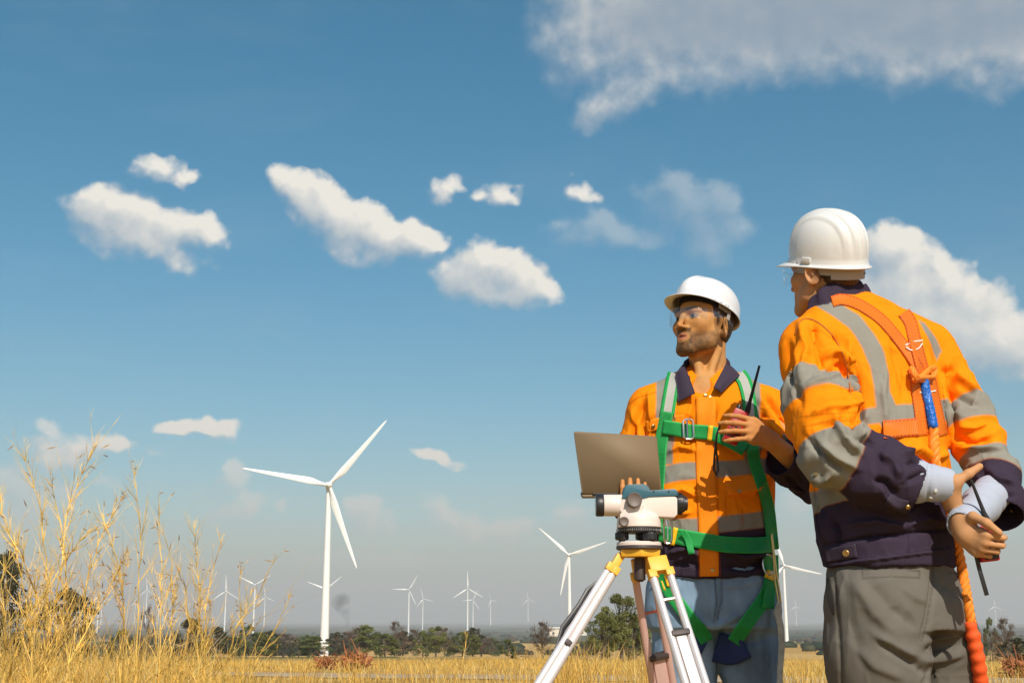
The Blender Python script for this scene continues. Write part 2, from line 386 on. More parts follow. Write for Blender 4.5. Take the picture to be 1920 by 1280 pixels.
def make_turbine(name='wind_turbine'):
    root = empty(name)
    t = MB(); H = HUBH + 40; t.lathe([(2.35, -H + 8), (2.3, -HUBH + 8), (2.2, -HUBH + 14), (1.9, -50), (1.62, -25), (1.4, -2.0)], n=28)
    for zz in ():
        rz = np.interp(zz, [-90, -50, -25, -2], [2.3, 1.9, 1.62, 1.4]); t.lathe([(rz + .02, zz - .12), (rz + .05, zz), (rz + .02, zz + .12)], n=28, cap=False)
    t.build('tower', M_TURB, root)
    nb = MB(); nb.box((0, 3.2, .1), (3.4, 9.5, 3.5), bev=.7); nb.box((0, 6.8, 2.1), (1.6, 1.8, .7), bev=.2); nb.tube([(0.4, 7, 2.3), (.4, 7, 3.8)], .06)
    nb.build('nacelle', M_TURB, root)
    h = MB(); Mh = M4(rot_to((0, -1, 0)), (0, -1.6, 0)); h.lathe([(1.55, -.6), (1.75, .2), (1.7, 1.2), (1.35, 2.3), (.8, 3.0), (.1, 3.3)], Mh, 24); h.build('hub', M_TURB, root)
    bm_ = blade_mesh(); bl = []
    for k in range(3):
        b = bm_.build('blade', M_TURB, root) if k == 0 else put(bl[0].copy(), root)
        b.location = (0, -2.6, 0); bl.append(b)
    return root
TURB = [ # hub px, hub py, rotor radius px, first blade angle (deg ccw from +x), yaw, label
 (617, 910, 162, 50, 8, 'tall white wind turbine nearest of all, standing left of centre above the red root heap'),
 (1067, 1040, 75, 138, -12, 'white wind turbine just left of the survey tripod, second largest in view'),
 (1469, 1060, 72, -12, 6, 'white wind turbine half hidden between the two workers'),
 (478, 1096, 33, 33, 10, 'small white wind turbine right of the tall dry grass, blades spread in a wide V'),
 (424, 1108, 31, 92, -8, 'small white wind turbine in the right of the dry grass, one blade straight up'),
 (497, 1119, 20, 100, 30, 'thin distant wind turbine directly right of the one with its blades in a wide V'),
 (611, 1104, 37, 39, 0, 'wind turbine mostly hidden behind the tower of the nearest turbine'),
 (767, 1105, 31, 58, -10, 'small white wind turbine with a level left blade, right of the smoke plume'),
 (793, 1122, 21, 108, 35, 'narrow distant turbine right behind the one with a level left blade'),
 (877, 1103, 32, 92, 5, 'small white turbine with one blade straight up, mid frame above the tree line'),
 (887, 1124, 21, 65, -5, 'smaller turbine overlapping the foot of the mid frame one, blades like a tilted Y'),
 (920, 1125, 17, 115, 50, 'slim turbine seen edge on, right of the mid frame pair'),
 (990, 1123, 15, 100, 20, 'faint blue tinged turbine farthest out on the hazy plain'),
 (1492, 1136, 13, 95, 10, 'tiny far turbine between the two workers, right of the larger half hidden one'),
 (1865, 1136, 15, 92, 5, 'tiny pale turbine at the far right beyond the bushes'),
 (276, 1106, 22, 95, -15, 'distant turbine above the bare brown bush behind the dry grass'),
 (308, 1117, 17, 80, 30, 'distant turbine in the dry grass, right one of the close pair'),
 (299, 1119, 16, 100, 45, 'distant turbine in the dry grass, left one of the close pair'),
 (186, 1119, 24, 85, 45, 'distant turbine behind the densest dry grass, left one of two side by side'),
 (192, 1121, 18, 110, 45, 'distant turbine behind the densest dry grass, right one of two side by side'),
 (254, 1130, 14, 90, 20, 'very faint low turbine behind the dry grass, left of the bare brown bush'),
]
def copy_tree(o, parent=None):
    c = o.copy(); put(c, parent)
    for ch in [x for x in bpy.data.objects if x.parent == o]: copy_tree(ch, c)
    return c
def kids(o): return [x for x in bpy.data.objects if x.parent == o]
tproto = make_turbine(); tk = kids(tproto)
for i, (hx, hy, rad, ang, yaw, lab) in enumerate(TURB):
    D = BL * 2400 / rad; p = P(hx, hy, D)
    if i == 0: o = tproto; ks = tk
    else:
        o = tproto.copy(); put(o); ks = [put(k.copy(), o) for k in tk]
    o.location = p; o.rotation_euler = (0, 0, R(yaw))
    j = 0
    for k in ks:
        if k.name.startswith('blade'):
            k.rotation_euler = (0, R(90 - ang - 120 * j), 0); j += 1
    tag(o, lab, 'wind turbine', 'wind turbines across the plain')

# ================================================================== trees
M_BARK = material('bark', (.13, .10, .07), .9, var=.3, vscale=3, bump=.5, bscale=8)
M_LEAF = foliage_mat('leaves', .3)
def tree_meshes(seed, H, W, colr, leaf, nleaf, bare=.0, low=.15, clumps=26, spread=.3):
    r = np.random.default_rng(seed); tr = MB(); C = []
    lean = r.normal(0, .05, 2)
    top = np.array([lean[0] * H, lean[1] * H, H * .8])
    tr.tube([(0, 0, -.3), (lean[0] * H * .3, 0, H * .25), tuple(top * .65), tuple(top)], [H * .028, H * .022, H * .013, H * .004], 7)
    for c in range(clumps):
        u = r.random() ** .8; z = H * (low + (0.97 - low) * u)
        prof = math.sin(math.pi * min(1, (u * .86 + .12))) ** .7
        a = r.random() * 6.283; rad = W / 2 * prof * (.35 + .65 * math.sqrt(r.random())) * (.75 + .5 * r.random())
        p = np.array([math.cos(a) * rad + lean[0] * z, math.sin(a) * rad, z])
        s = H * (.055 + .07 * r.random()) * (1.0 - .35 * u); C.append((p, s, r.random()))
        b0 = np.array([lean[0] * z * .6, 0, max(H * .12, z * .62)]); mid = (b0 + p) / 2 + np.array([0, 0, -H * .02])
        tr.tube([tuple(b0), tuple(mid), tuple(p)], [H * .010, H * .006, H * .002], 5, cap=False)
        if bare:
            for _ in range(7):
                q = p + r.normal(0, s * 1.1, 3) + np.array([0, 0, s * .8]); tr.tube([tuple(p * .8 + b0 * .2), tuple(q)], [H * .0035, H * .0012], 4, cap=False)
    n = nleaf; ci = r.integers(0, len(C), n)
    P0 = np.array([c[0] for c in C])[ci]; S = np.array([c[1] for c in C])[ci]; sh = np.array([c[2] for c in C])[ci]
    dirn = r.normal(0, 1, (n, 3)); dirn /= np.linalg.norm(dirn, axis=1)[:, None]
    pos = P0 + dirn * (S * (.35 + .75 * r.random(n) ** .6))[:, None] * np.array([1.25, 1.25, .85])
    a = r.normal(0, 1, (n, 3)); a /= np.linalg.norm(a, axis=1)[:, None]; b = np.cross(a, r.normal(0, 1, (n, 3))); b /= np.linalg.norm(b, axis=1)[:, None]
    L = leaf * (.6 + .8 * r.random(n)); a *= L[:, None]; b *= (L * .45)[:, None]
    V = np.stack([pos - a, pos - b, pos + a, pos + b], 1).reshape(-1, 3); F = np.arange(4 * n).reshape(-1, 4)
    cc = np.array(colr)[None] * (.55 + .9 * sh[:, None]) * (.75 + .5 * r.random((n, 1))); cc = np.repeat(cc, 4, 0)
    cc[:, 0] *= np.repeat(.85 + .4 * r.random(n), 4)
    return tr, V, F, cc
KINDS = {
 'broadleaf_tree': dict(H=6, W=5.0, colr=(.16, .18, .055), leaf=.10, nleaf=15000, clumps=60, low=.10),
 'tall_tree':      dict(H=6, W=3.3, colr=(.17, .19, .06), leaf=.085, nleaf=9500, clumps=40, low=.18),
 'round_shrub':    dict(H=4, W=5.2, colr=(.115, .14, .055), leaf=.10, nleaf=6500, clumps=34, low=.06),
 'thin_tree':      dict(H=5, W=3.4, colr=(.14, .085, .05), leaf=.05, nleaf=4200, clumps=34, low=.2, bare=1),
 'dark_tree':      dict(H=6, W=5.4, colr=(.08, .085, .045), leaf=.09, nleaf=12000, clumps=48, low=.08),
 'bare_shrub':     dict(H=3, W=4.2, colr=(.12, .065, .04), leaf=.035, nleaf=3600, clumps=30, low=.08, bare=1),
}
protos = {}
def tree(kind, px, ybase, hpx, wpx, D, label, group='trees behind the dry field', cat='tree', vis=0):
    H = hpx * D / 2400; W = wpx * D / 2400; k = KINDS[kind]
    key = (kind, vis)
    if key not in protos:
        tr, V, F, cc = tree_meshes(hash_(kind) + vis * 13, **k)
        root = empty(kind); t = tr.build('trunk', M_BARK, root); c = mesh_np('crown', V, F, M_LEAF, root, False, cc)
        protos[key] = (root, t, c); o = root
    else:
        r0, t, c = protos[key]; o = r0.copy(); put(o); put(t.copy(), o); put(c.copy(), o)
    p = P(px, ybase, D); o.location = (p.x, D, min(p.z, tz(p.x, D)) if abs(p.z - tz(p.x, D)) > .5 else tz(p.x, D))
    o.location.z = tz(p.x, D)
    need = (P(px, ybase - hpx, D).z - o.location.z)
    o.scale = (W / k['W'], W / k['W'], max(.2, need / k['H'])); o.rotation_euler = (0, 0, random.random() * 6.28)
    tag(o, label, cat, group)
def hash_(s): return sum(ord(c) * (i + 1) for i, c in enumerate(s)) % 1000
GT = 'trees behind the dry field'
tree('tall_tree', 1166, 1238, 128, 68, 105, 'tall green tree just left of the tripod legs, taller of the two leafy ones', GT)
tree('broadleaf_tree', 1128, 1240, 92, 62, 102, 'leafy green tree leaning against the taller tree left of the tripod', GT)
tree('broadleaf_tree', 1190, 1240, 82, 60, 112, 'green tree crown showing between the tripod legs', GT, vis=1)
tree('thin_tree', 1018, 1240, 75, 48, 110, 'thin brown leafed tree in front of the distant white sheds', GT)
tree('round_shrub', 955, 1232, 34, 40, 130, 'dark green shrub left of the thin brown tree', GT, cat='shrub')
tree('round_shrub', 1052, 1240, 30, 40, 110, 'low green bush right of the thin brown tree', GT, cat='shrub')
tree('dark_tree', 6, 1216, 178, 120, 70, 'tall dark tree cut by the left edge of the frame', GT)
tree('dark_tree', 122, 1222, 118, 120, 78, 'dark round tree behind the densest dry grass', GT, vis=1)
tree('bare_shrub', 275, 1208, 75, 46, 160, 'bare brown bush behind the middle of the tall dry grass', GT, cat='shrub')
tree('dark_tree', 352, 1214, 54, 74, 170, 'low dark tree behind the right half of the tall dry grass', GT)
tree('round_shrub', 222, 1214, 34, 60, 160, 'flat dark shrub left of the bare brown bush', GT, cat='shrub')
tree('tall_tree', 688, 1214, 43, 46, 360, 'dark green tree right of the red root heap, top of the tree row', GT, vis=1)
tree('thin_tree', 740, 1216, 52, 40, 420, 'reddish leafless tree rising beside the turbine with a level left blade', GT)
tree('tall_tree', 817, 1222, 50, 38, 330, 'brightest green tree of the row, below the narrow distant turbine', GT)
tree('thin_tree', 650, 1212, 28, 50, 420, 'brown bush at the right of the nearest turbine tower', GT, cat='shrub')
tree('broadleaf_tree', 793, 1220, 38, 34, 350, 'mid green tree left of the brightest green tree of the row', GT)
tree('thin_tree', 833, 1218, 42, 34, 380, 'brown tree right of the brightest green tree of the row', GT)
tree('round_shrub', 560, 1214, 22, 46, 500, 'dark low bush just left of the nearest turbine tower', GT, cat='shrub')
tree('bare_shrub', 1862, 1236, 56, 50, 95, 'bare brown shrub right of the orange rope at the right edge', GT, cat='shrub')
tree('thin_tree', 1884, 1206, 48, 44, 170, 'thin brown tree at the right edge below the tiny turbine', GT)
tree('round_shrub', 1853, 1186, 28, 34, 330, 'small round green bush directly under the tiny far turbine', GT, cat='shrub')
tree('dark_tree', 1912, 1240, 44, 70, 90, 'dark bush cut by the right edge of the frame', GT, cat='shrub')
row = [(462, 34, 50), (485, 38, 54), (508, 36, 52), (532, 33, 50), (578, 24, 46), (588, 30, 44), (632, 30, 46), (668, 34, 40), (706, 36, 44), (722, 30, 46), (755, 36, 44), (776, 32, 40), (850, 34, 44), (868, 30, 48), (886, 32, 46), (902, 30, 42), (925, 22, 40), (438, 30, 46), (405, 34, 52), (385, 30, 50)]
ROWLAB = ['right of the turbine with one blade straight up in the grass', 'right of the small turbine with its blades in a wide V', 'two crowns left of the nearest turbine, darkest there', 'last of the row left of the nearest turbine gap',
  'touching the left side of the nearest turbine tower', 'just behind the foot of the nearest turbine tower', 'directly right of the nearest turbine tower', 'behind the large red root heap',
  'between the two darkest crowns right of the root heap', 'next to the reddish leafless tree, on its left', 'at the foot of the turbine with a level left blade', 'beside the brightest green tree, on its left',
  'right of the brown tree by the brightest green one', 'left of the mid frame turbine pair', 'at the foot of the mid frame turbine pair', 'right of the mid frame turbine pair',
  'at the right end of the continuous row', 'behind the right edge of the tall dry grass', 'behind the long bare stalk in the dry grass', 'behind the leafy upright stalk in the dry grass']
for i, (x, h, w) in enumerate(row):
    k = ['round_shrub', 'broadleaf_tree', 'dark_tree', 'thin_tree'][i % 4]
    L = {'round_shrub': 'rounded green shrub in the row beyond the field', 'broadleaf_tree': 'leafy mid green tree in the row beyond the field', 'dark_tree': 'dense dark tree in the row beyond the field', 'thin_tree': 'sparse brown tree in the row beyond the field'}[k]
    G = {'round_shrub': 'low shrubs of the tree row', 'broadleaf_tree': 'mid green trees of the tree row', 'dark_tree': 'dense dark trees of the tree row', 'thin_tree': 'sparse brown trees of the tree row'}[k]
    tree(k, x, 1216 + (i * 7 % 5), h * (1.32, .86, 1.05, .92, 1.22, .8, 1.1)[i % 7], w * (.95, 1.25, 1.0, 1.15)[i % 4], 380 + (i * 37) % 160, L.replace('in the row beyond the field', ROWLAB[i]), 'trees in the row beyond the field', 'shrub' if k == 'round_shrub' else 'tree')
# nearer brush along the edge of the field
for i, (x, y, h, w, D) in enumerate([(1100, 1244, 34, 60, 70), (1062, 1246, 22, 40, 66), (1180, 1246, 34, 56, 68), (985, 1240, 24, 44, 96), (1230, 1244, 28, 50, 72)]):
    tree('bare_shrub', x, y, h, w, D, 'low tangle of brown twigs ' + ['under the left side of the leafy green trees', 'between the thin brown tree and the green trees, small', 'in front of the green crown between the tripod legs', 'below and left of the thin brown tree', 'seen between the right tripod leg and the jeans'][i], 'twiggy bushes at the foot of the green trees', 'shrub')
# far woods on the plain: nobody could count them
def far_woods():
    Vs = []; Fs = []; cs = []; b = 0
    r = np.random.default_rng(5); ico = bmesh.new(); bmesh.ops.create_icosphere(ico, subdivisions=2, radius=1); ico.verts.ensure_lookup_table()
    iv = np.array([v.co[:] for v in ico.verts]); fi = np.array([[v.index for v in f.verts] for f in ico.faces]); ico.free()
    for k in range(2600):
        d = 700 * (9 ** (r.random() ** .9)); a = r.uniform(-.47, .47)
        if noise.noise(Vector((a * 16, math.log(d) * 5, 3))) < -.06: continue
        x, y = d * math.sin(a), d * math.cos(a); s = r.uniform(2.2, 5.5)
        if r.random() < .5 and d < 1700: continue
        v = iv * (s * r.uniform(1, 2.6), s * r.uniform(1, 2), s * .8)
        v = v * (1 + .35 * np.sin(iv[:, [0]] * 9 + k) * np.cos(iv[:, [1]] * 8 + iv[:, [2]] * 7 + k)) + (x, y, tz(x, y) + s * .35)
        Vs.append(v); Fs.append(fi + b); b += len(v)
        c = np.array([(.04, .055, .025), (.07, .075, .03), (.03, .045, .025), (.10, .07, .04)][r.integers(0, 4)])[None] * (.7 + .6 * r.random((len(v), 1))); cs.append(c)
    tag(mesh_np('distant_woods', np.concatenate(Vs), np.concatenate(Fs), M_LEAF, None, False, np.concatenate(cs)), 'hazy far woods scattered across the plain below the turbines', 'woods', kind='stuff')
far_woods()
# sheds
M_SHED = material('shed_wall', (.62, .58, .50), .7, var=.1, vscale=.3); M_SROOF = material('shed_roof', (.70, .68, .62), .5, var=.08, vscale=.3); M_DARK = material('opening_dark', (.03, .03, .03), .8)
def shed(px, py, wpx, hpx, D, lab):
    L = wpx * D / 2400; H = hpx * D / 2400; p = P(px, py, D); z = P(px, py, D).z
    root = empty('farm_shed', (p.x, D, z)); w = 14
    m = MB(); m.box((0, 0, H * .3), (L, w, H * .6 + 6)); m.build('wall', M_SHED, root, False)
    m = MB(); m.prism([(-w / 2 - 1, H * .6 + 3), (w / 2 + 1, H * .6 + 3), (0, H + 3)], -L / 2 - 1, L / 2 + 1, Matrix.Rotation(R(90), 4, 'Z')); m.build('roof', M_SROOF, root, False)
    for k in (-.25, .2):
        m = MB(); m.box((L * k, -w / 2 - .1, H * .1), (L * .12, .3, H * .55)); m.build('door', M_DARK, root, False)
    tag(root, lab, 'shed', 'farm sheds on the plain')
shed(1045, 1187, 30, 7, 1500, 'long white shed right behind the thin brown tree'); shed(1086, 1186, 26, 5, 1650, 'pale flat shed left of the leafy green trees')

# red root heaps
M_ROOT = material('torn_root_wood', (.34, .125, .045), .85, var=.6, vscale=6, bump=.6, bscale=40)
def root_heap(px, py, wpx, hpx, D, seed, lab, n=70):
    r = random.Random(seed); s = D / 2400; p = P(px, py, D); o_ = empty('root_heap', (p.x, D, tz(p.x, D)))
    W = wpx * s; H = hpx * s; m = MB()
    for _ in range(5):
        c = Vector((r.uniform(-.3, .3) * W, r.uniform(-.2, .2) * W, H * .18)); q = c + Vector((r.uniform(-.3, .3) * W, r.uniform(-.3, .3) * W, r.uniform(.1, .3) * H))
        m.tube([c, (c + q) / 2 + Vector((0, 0, .03)), q], [H * .12, H * .10, H * .04], 7)
    m.build('stump', M_ROOT, o_); m = MB()
    for _ in range(n * 2):
        c = Vector((r.uniform(-.30, .30) * W, r.uniform(-.3, .3) * W, r.uniform(.02, .40) * H)); pts = [c]; d = Vector((c.x / W * 2.2 + r.gauss(0, .6), r.gauss(0, .8), abs(r.gauss(.55, .6)))).normalized()
        L = r.uniform(.2, .62) * W * .75
        for k in range(5):
            d = (d + Vector((r.gauss(0, .30), r.gauss(0, .30), r.gauss(-.05, .30)))).normalized(); pts.append(pts[-1] + d * L / 5)
        w = r.uniform(.006, .022) * H * 1.3; m.tube(pts, [w * 1.7, w * 1.3, w, w * .8, w * .5, w * .15], 5)
    for _ in range(2):
        c = Vector((r.uniform(-.3, .3) * W, 0, .2 * H)); d = Vector((r.gauss(0, .25), 0, 1)).normalized(); m.tube([c, c + d * H * .35 + Vector((.03, 0, 0)), c + d * H * r.uniform(.6, .85)], [.026 * H, .020 * H, .006 * H], 5)
    m.build('roots', M_ROOT, o_); tag(o_, lab, 'root heap', 'torn out root heaps in the field')
root_heap(666, 1254, 62, 62, 33, 3, 'large heap of torn red roots right of the nearest turbine tower', 90)
root_heap(612, 1254, 56, 44, 35, 8, 'smaller heap of red roots at the foot of the nearest turbine tower', 60)
root_heap(1912, 1268, 70, 66, 24, 5, 'tangle of torn reddish branches at the right edge of the frame', 80)

# ================================================================== dry grass
M_GRASS = foliage_mat('dry_grass', .35, .65)
def blades(X, Y, Hs, wid, lean, r, seg=4, colr=None):
    n = len(X); Z = terr(X, Y); az = r.random(n) * 6.283; le = np.abs(r.normal(lean, lean * .6, n))
    dx, dy = np.cos(az), np.sin(az); fa = r.random(n) * 6.283; sx, sy = np.cos(fa), np.sin(fa)
    V = np.zeros((n, seg + 1, 2, 3)); cu = r.uniform(.2, 1.6, n)
    for k in range(seg + 1):
        s = k / seg; off = le * Hs * (s ** (1 + cu)); w = wid * (1 - s) ** .7 + wid * .08; z = Z + Hs * s * (1 - .25 * le * s) - .02
        for j, sg in enumerate((-1, 1)):
            V[:, k, j, 0] = X + dx * off + sg * sx * w; V[:, k, j, 1] = Y + dy * off + sg * sy * w; V[:, k, j, 2] = z
    base = (np.arange(n) * (seg + 1) * 2)[:, None]; q = np.array([[2 * k, 2 * k + 1, 2 * k + 3, 2 * k + 2] for k in range(seg)])
    F = (base[:, :, None] + q[None]).reshape(-1, 4); c = colr if colr is not None else straw(n, r)
    return V.reshape(-1, 3), F, np.repeat(c, (seg + 1) * 2, 0)
def straw(n, r, dark=.16):
    c = np.array([(.84, .54, .13)]) * (.65 + .6 * r.random((n, 1))); m = r.random(n) < dark; c[m] = np.array([(.40, .24, .07)]) * (.6 + .7 * r.random((m.sum(), 1)))
    m = r.random(n) < .12; c[m] = np.array([(.78, .64, .30)]); return c
def wedge(n, d0, d1, a0, a1, r, power=1.0):
    d = d0 * (d1 / d0) ** (r.random(n) ** power); a = r.uniform(a0, a1, n); return d * np.sin(a), d * np.cos(a), d
def road_y(x): return np.interp(x, [p[0] for p in RPTS], [p[1] for p in RPTS])
def field_grass():
    r = np.random.default_rng(11); parts = []
    # low stubble everywhere
    X, Y, d = wedge(95000, 6.5, 85, -.47, .47, r)
    nz = np.array([noise.noise(Vector((x * .35, y * .18, 1))) for x, y in zip(X, Y)])
    keep = (nz > -.18 - .2 * (r.random(len(X)))) & (np.abs(Y - road_y(X)) > 2.1 + .8 * r.random(len(X)))
    keep &= (d > 20.5) | (nz > .12 + .15 * r.random(len(X))) | (X < -.24 * Y)
    X, Y, nz, d = X[keep], Y[keep], nz[keep], d[keep]
    H = (.05 + .13 * r.random(len(X)) ** 1.5) * (1 + 1.4 * np.clip(nz, 0, 1)) * np.interp(d, [6, 20, 35, 85], [.9, .8, 1.1, 1.9])
    parts.append(blades(X, Y, H, np.interp(d, [6, 20, 85], [.0025, .0045, .016]), .45, r, 3))
    # tall tussocks: placed in clumps
    def tuss(n, d0, d1, a0, a1, h0, h1, per, spread=.16, w=.0032):
        cx, cy, dd = wedge(n, d0, d1, a0, a1, r); ok = np.abs(cy - road_y(cx)) > 2.6; cx, cy = cx[ok], cy[ok]; hh = r.uniform(h0, h1, len(cx))
        X = np.repeat(cx, per) + r.normal(0, spread, len(cx) * per); Y = np.repeat(cy, per) + r.normal(0, spread, len(cx) * per); H = np.repeat(hh, per) * (.45 + .6 * r.random(len(X)))
        wd = w * np.interp(np.hypot(X, Y), [5, 15, 60], [.8, 1.3, 3.5]); parts.append(blades(X, Y, H, wd, .35, r, 4))
    tuss(36, 13, 18, -.47, .47, .28, .46, 26)
    tuss(240, 26, 60, -.47, .47, .2, .42, 40)
    tuss(34, 12, 19, .03, .13, .42, .72, 34, .12)
    tuss(16, 12, 19, .20, .27, .40, .66, 30)
    tuss(20, 11, 18, .35, .46, .35, .6, 34)
    tuss(40, 12, 19, -.17, .04, .35, .62, 22, .12)
    tuss(120, 7, 17, -.45, -.20, .40, .74, 56)
    tuss(80, 5.6, 9, -.45, -.25, .50, .95, 44, .16)
    tuss(34, 5.2, 7.5, -.43, -.25, .95, 1.28, 14, .14, .0026)
    V = []; F = []; C = []; b = 0
    for v, f, c in parts: V.append(v); F.append(f + b); C.append(c); b += len(v)
    tag(mesh_np('dry_grass', np.concatenate(V), np.concatenate(F), M_GRASS, None, False, np.concatenate(C)), 'golden dry grass covering the field', 'grass', kind='stuff')
field_grass()

# tall branching grass stalks at the left, traced one by one: (base px, top px, top py, distance, number of side shoots)
M_STALK = foliage_mat('dry_stalk', .2, .6)
def stalk(pts, Y, seed, dens, label):
    """pts: pixel course of the main stem from low to high"""
    r = random.Random(seed); P3 = [P(x, y, Y + r.uniform(-.08, .08)) for x, y in pts]
    b0 = P3[0]; g = Vector((b0.x + r.uniform(-.1, .1), Y, tz(b0.x, Y))); P3 = [g] + P3
    # resample
    def samp(Q, n):
        L = [0]
        for i in range(1, len(Q)): L.append(L[-1] + (Q[i] - Q[i - 1]).length)
        out = []
        for k in range(n):
            s = L[-1] * k / (n - 1); j = max(i for i in range(len(L)) if L[i] <= s + 1e-9); j = min(j, len(Q) - 2); t = (s - L[j]) / max(1e-6, L[j + 1] - L[j]); out.append(Q[j].lerp(Q[j + 1], min(1, t)))
        return out
    m = MB(); lf = MB(); S = samp(P3, 26)
    S = [p + Vector((r.gauss(0, .003), r.gauss(0, .003), 0)) for p in S]
    m.tube(S, [.0048 * (1 - .72 * i / 25) for i in range(26)], 5)
    up0 = (S[-1] - S[0]).normalized(); H = S[-1].z - S[0].z
    def shoot(p, d, L, w, depth):
        q = [p]; dd = d.copy()
        for k in range(4):
            dd = (dd * 1.0 + Vector((0, 0, .05)) + Vector((r.gauss(0, .05), r.gauss(0, .05), r.gauss(0, .04)))).normalized(); q.append(q[-1] + dd * L / 4)
        m.tube(q, [w, w * .8, w * .6, w * .4, w * .15], 4, cap=False)
        if depth:
            for _ in range(depth):
                j = r.randint(1, 3); s2 = (dd + Vector((r.gauss(0, .5), r.gauss(0, .5), r.gauss(.15, .3)))).normalized(); shoot(q[j], s2, L * r.uniform(.3, .6), w * .6, depth - 2 if depth > 2 else 0)
        if r.random() < .10:
            a = q[r.randint(1, 4)]; u = Vector((r.gauss(0, 1), r.gauss(0, .6), r.gauss(.2, .8))).normalized(); wv = u.cross(Vector((0, 1, .2))).normalized(); l = r.uniform(.02, .05)
            lf.add([a, a + u * l * .4 + wv * .0028, a + u * l, a + u * l * .4 - wv * .0028], [(0, 1, 2, 3)])
    for k in range(int(dens)):
        i = int(len(S) * (.24 + .74 * (r.random() ** .8))); i = min(i, 24); t = (S[i + 1] - S[i - 1]).normalized(); a = r.random() * 6.28
        side = (t.orthogonal().normalized() * math.cos(a) + t.cross(t.orthogonal().normalized()) * math.sin(a)); frac = i / 25
        L = H * r.uniform(.08, .26) * (1.2 - .8 * frac)
        shoot(S[i], (t * r.uniform(1.2, 2.6) + side * .8).normalized(), L, .0022 * (1.2 - .6 * frac), 3 if frac < .75 else 1)
    root = empty('dry_stalk', S[0])
    o1 = m.build('stem', None, root); o2 = lf.build('foliage', None, root, False)
    for o, cb in ((o1, (.80, .56, .15)), (o2, (.42, .25, .08))):
        me = o.data; me.materials.clear(); me.materials.append(M_STALK); n = len(me.vertices); co = np.zeros(n * 3, np.float32); me.vertices.foreach_get('co', co); co = co.reshape(-1, 3)
        me.vertices.foreach_set('co', (co - np.array(S[0][:], np.float32)).ravel())
        f = 1 + .34 * np.sin(co[:, 2] * 60 + co[:, 0] * 90) + .12 * np.sin(co[:, 2] * 311); a = me.color_attributes.new('col', 'FLOAT_COLOR', 'POINT'); c = np.ones((n, 4), np.float32)
        c[:, :3] = np.array(cb)[None] * f[:, None] * (.9 + .25 * r.random()); a.data.foreach_set('color', c.ravel()); me.update()
    tag(root, label, 'grass stalk', 'tall dry grass stalks at the left')
STALKS = [
 ([(88, 1180), (88, 1050), (78, 960), (58, 890), (42, 840)], 5.6, 34, 'tall dry stalk leaning left with its tip near the top left of the grass'),
 ([(95, 1180), (118, 1050), (122, 970), (150, 900), (170, 850), (186, 815)], 5.5, 38, 'tallest dry stalk, leaning right with a long feathered tip'),
 ([(60, 1200), (40, 1070), (15, 990), (-8, 930)], 5.3, 40, 'dry stalk leaning out over the left edge of the frame'),
 ([(110, 1200), (125, 1080), (115, 985), (100, 930), (88, 895)], 5.9, 34, 'thin dry stalk between the two highest stalks'),
 ([(255, 1230), (262, 1080), (262, 980), (255, 910), (249, 868)], 5.8, 20, 'slender upright stalk standing alone right of the dense clump'),
 ([(150, 1220), (165, 1090), (185, 1010), (215, 960), (236, 925)], 5.6, 40, 'bushy dry stalk leaning right above the dark round tree'),
 ([(60, 1230), (70, 1120), (40, 1040), (8, 985)], 5.2, 36, 'broad feathery stalk low at the left edge'),
 ([(300, 1240), (303, 1110), (301, 1020), (298, 970), (300, 945)], 6.0, 26, 'upright stalk with a forked top, right of the slender lone stalk'),
 ([(318, 1240), (325, 1120), (320, 1040), (305, 1000), (290, 985)], 6.1, 24, 'stalk bending left beside the forked one'),
 ([(370, 1245), (376, 1120), (370, 1045), (366, 1005), (365, 975)], 5.9, 32, 'leafy upright stalk at mid grass with dense side shoots'),
 ([(385, 1245), (385, 1140), (400, 1070), (412, 1020), (417, 1000)], 6.0, 26, 'stalk leaning right just beside the leafy upright one'),
 ([(420, 1260), (440, 1180), (480, 1120), (505, 1070), (520, 1040)], 6.2, 18, 'long bare stalk arching right beside the turbine with a wide V'),
 ([(465, 1275), (490, 1220), (520, 1170), (548, 1110)], 6.4, 16, 'outermost stalk on the right, leaning toward the nearest turbine'),
 ([(130, 1240), (190, 1130), (222, 1070), (240, 1030)], 5.5, 36, 'slanting stalk crossing low in the dense clump'),
 ([(20, 1240), (60, 1150), (110, 1070), (150, 1010), (180, 985)], 5.3, 38, 'stalk slanting right through the left clump'),
 ([(225, 1250), (235, 1140), (222, 1060), (205, 1000), (190, 960)], 5.7, 32, 'fine stalk leaning left between the clump and the lone stalk'),
 ([(340, 1260), (355, 1180), (350, 1110), (330, 1060)], 6.0, 24, 'short stalk at mid grass bending left'),
 ([(455, 1270), (460, 1200), (448, 1130), (452, 1060)], 6.3, 12, 'thin stalk in front of the turbine with one blade straight up'),
 ([(5, 1260), (10, 1170), (2, 1090), (20, 1030)], 5.1, 34, 'dense short stalk at the lower left corner'),
 ([(840, 1290), (868, 1240), (874, 1200), (872, 1180)], 11, 8, 'thin tall grass stem in front of the mid frame turbine pair'),
 ([(395, 1275), (430, 1230), (462, 1190), (500, 1150)], 6.3, 16, 'low stalk leaning far right under the long bare one'),
]
for i, (pts, Y, dn, lab) in enumerate(STALKS): stalk(pts, Y, 100 + i, dn * 1.25, lab)

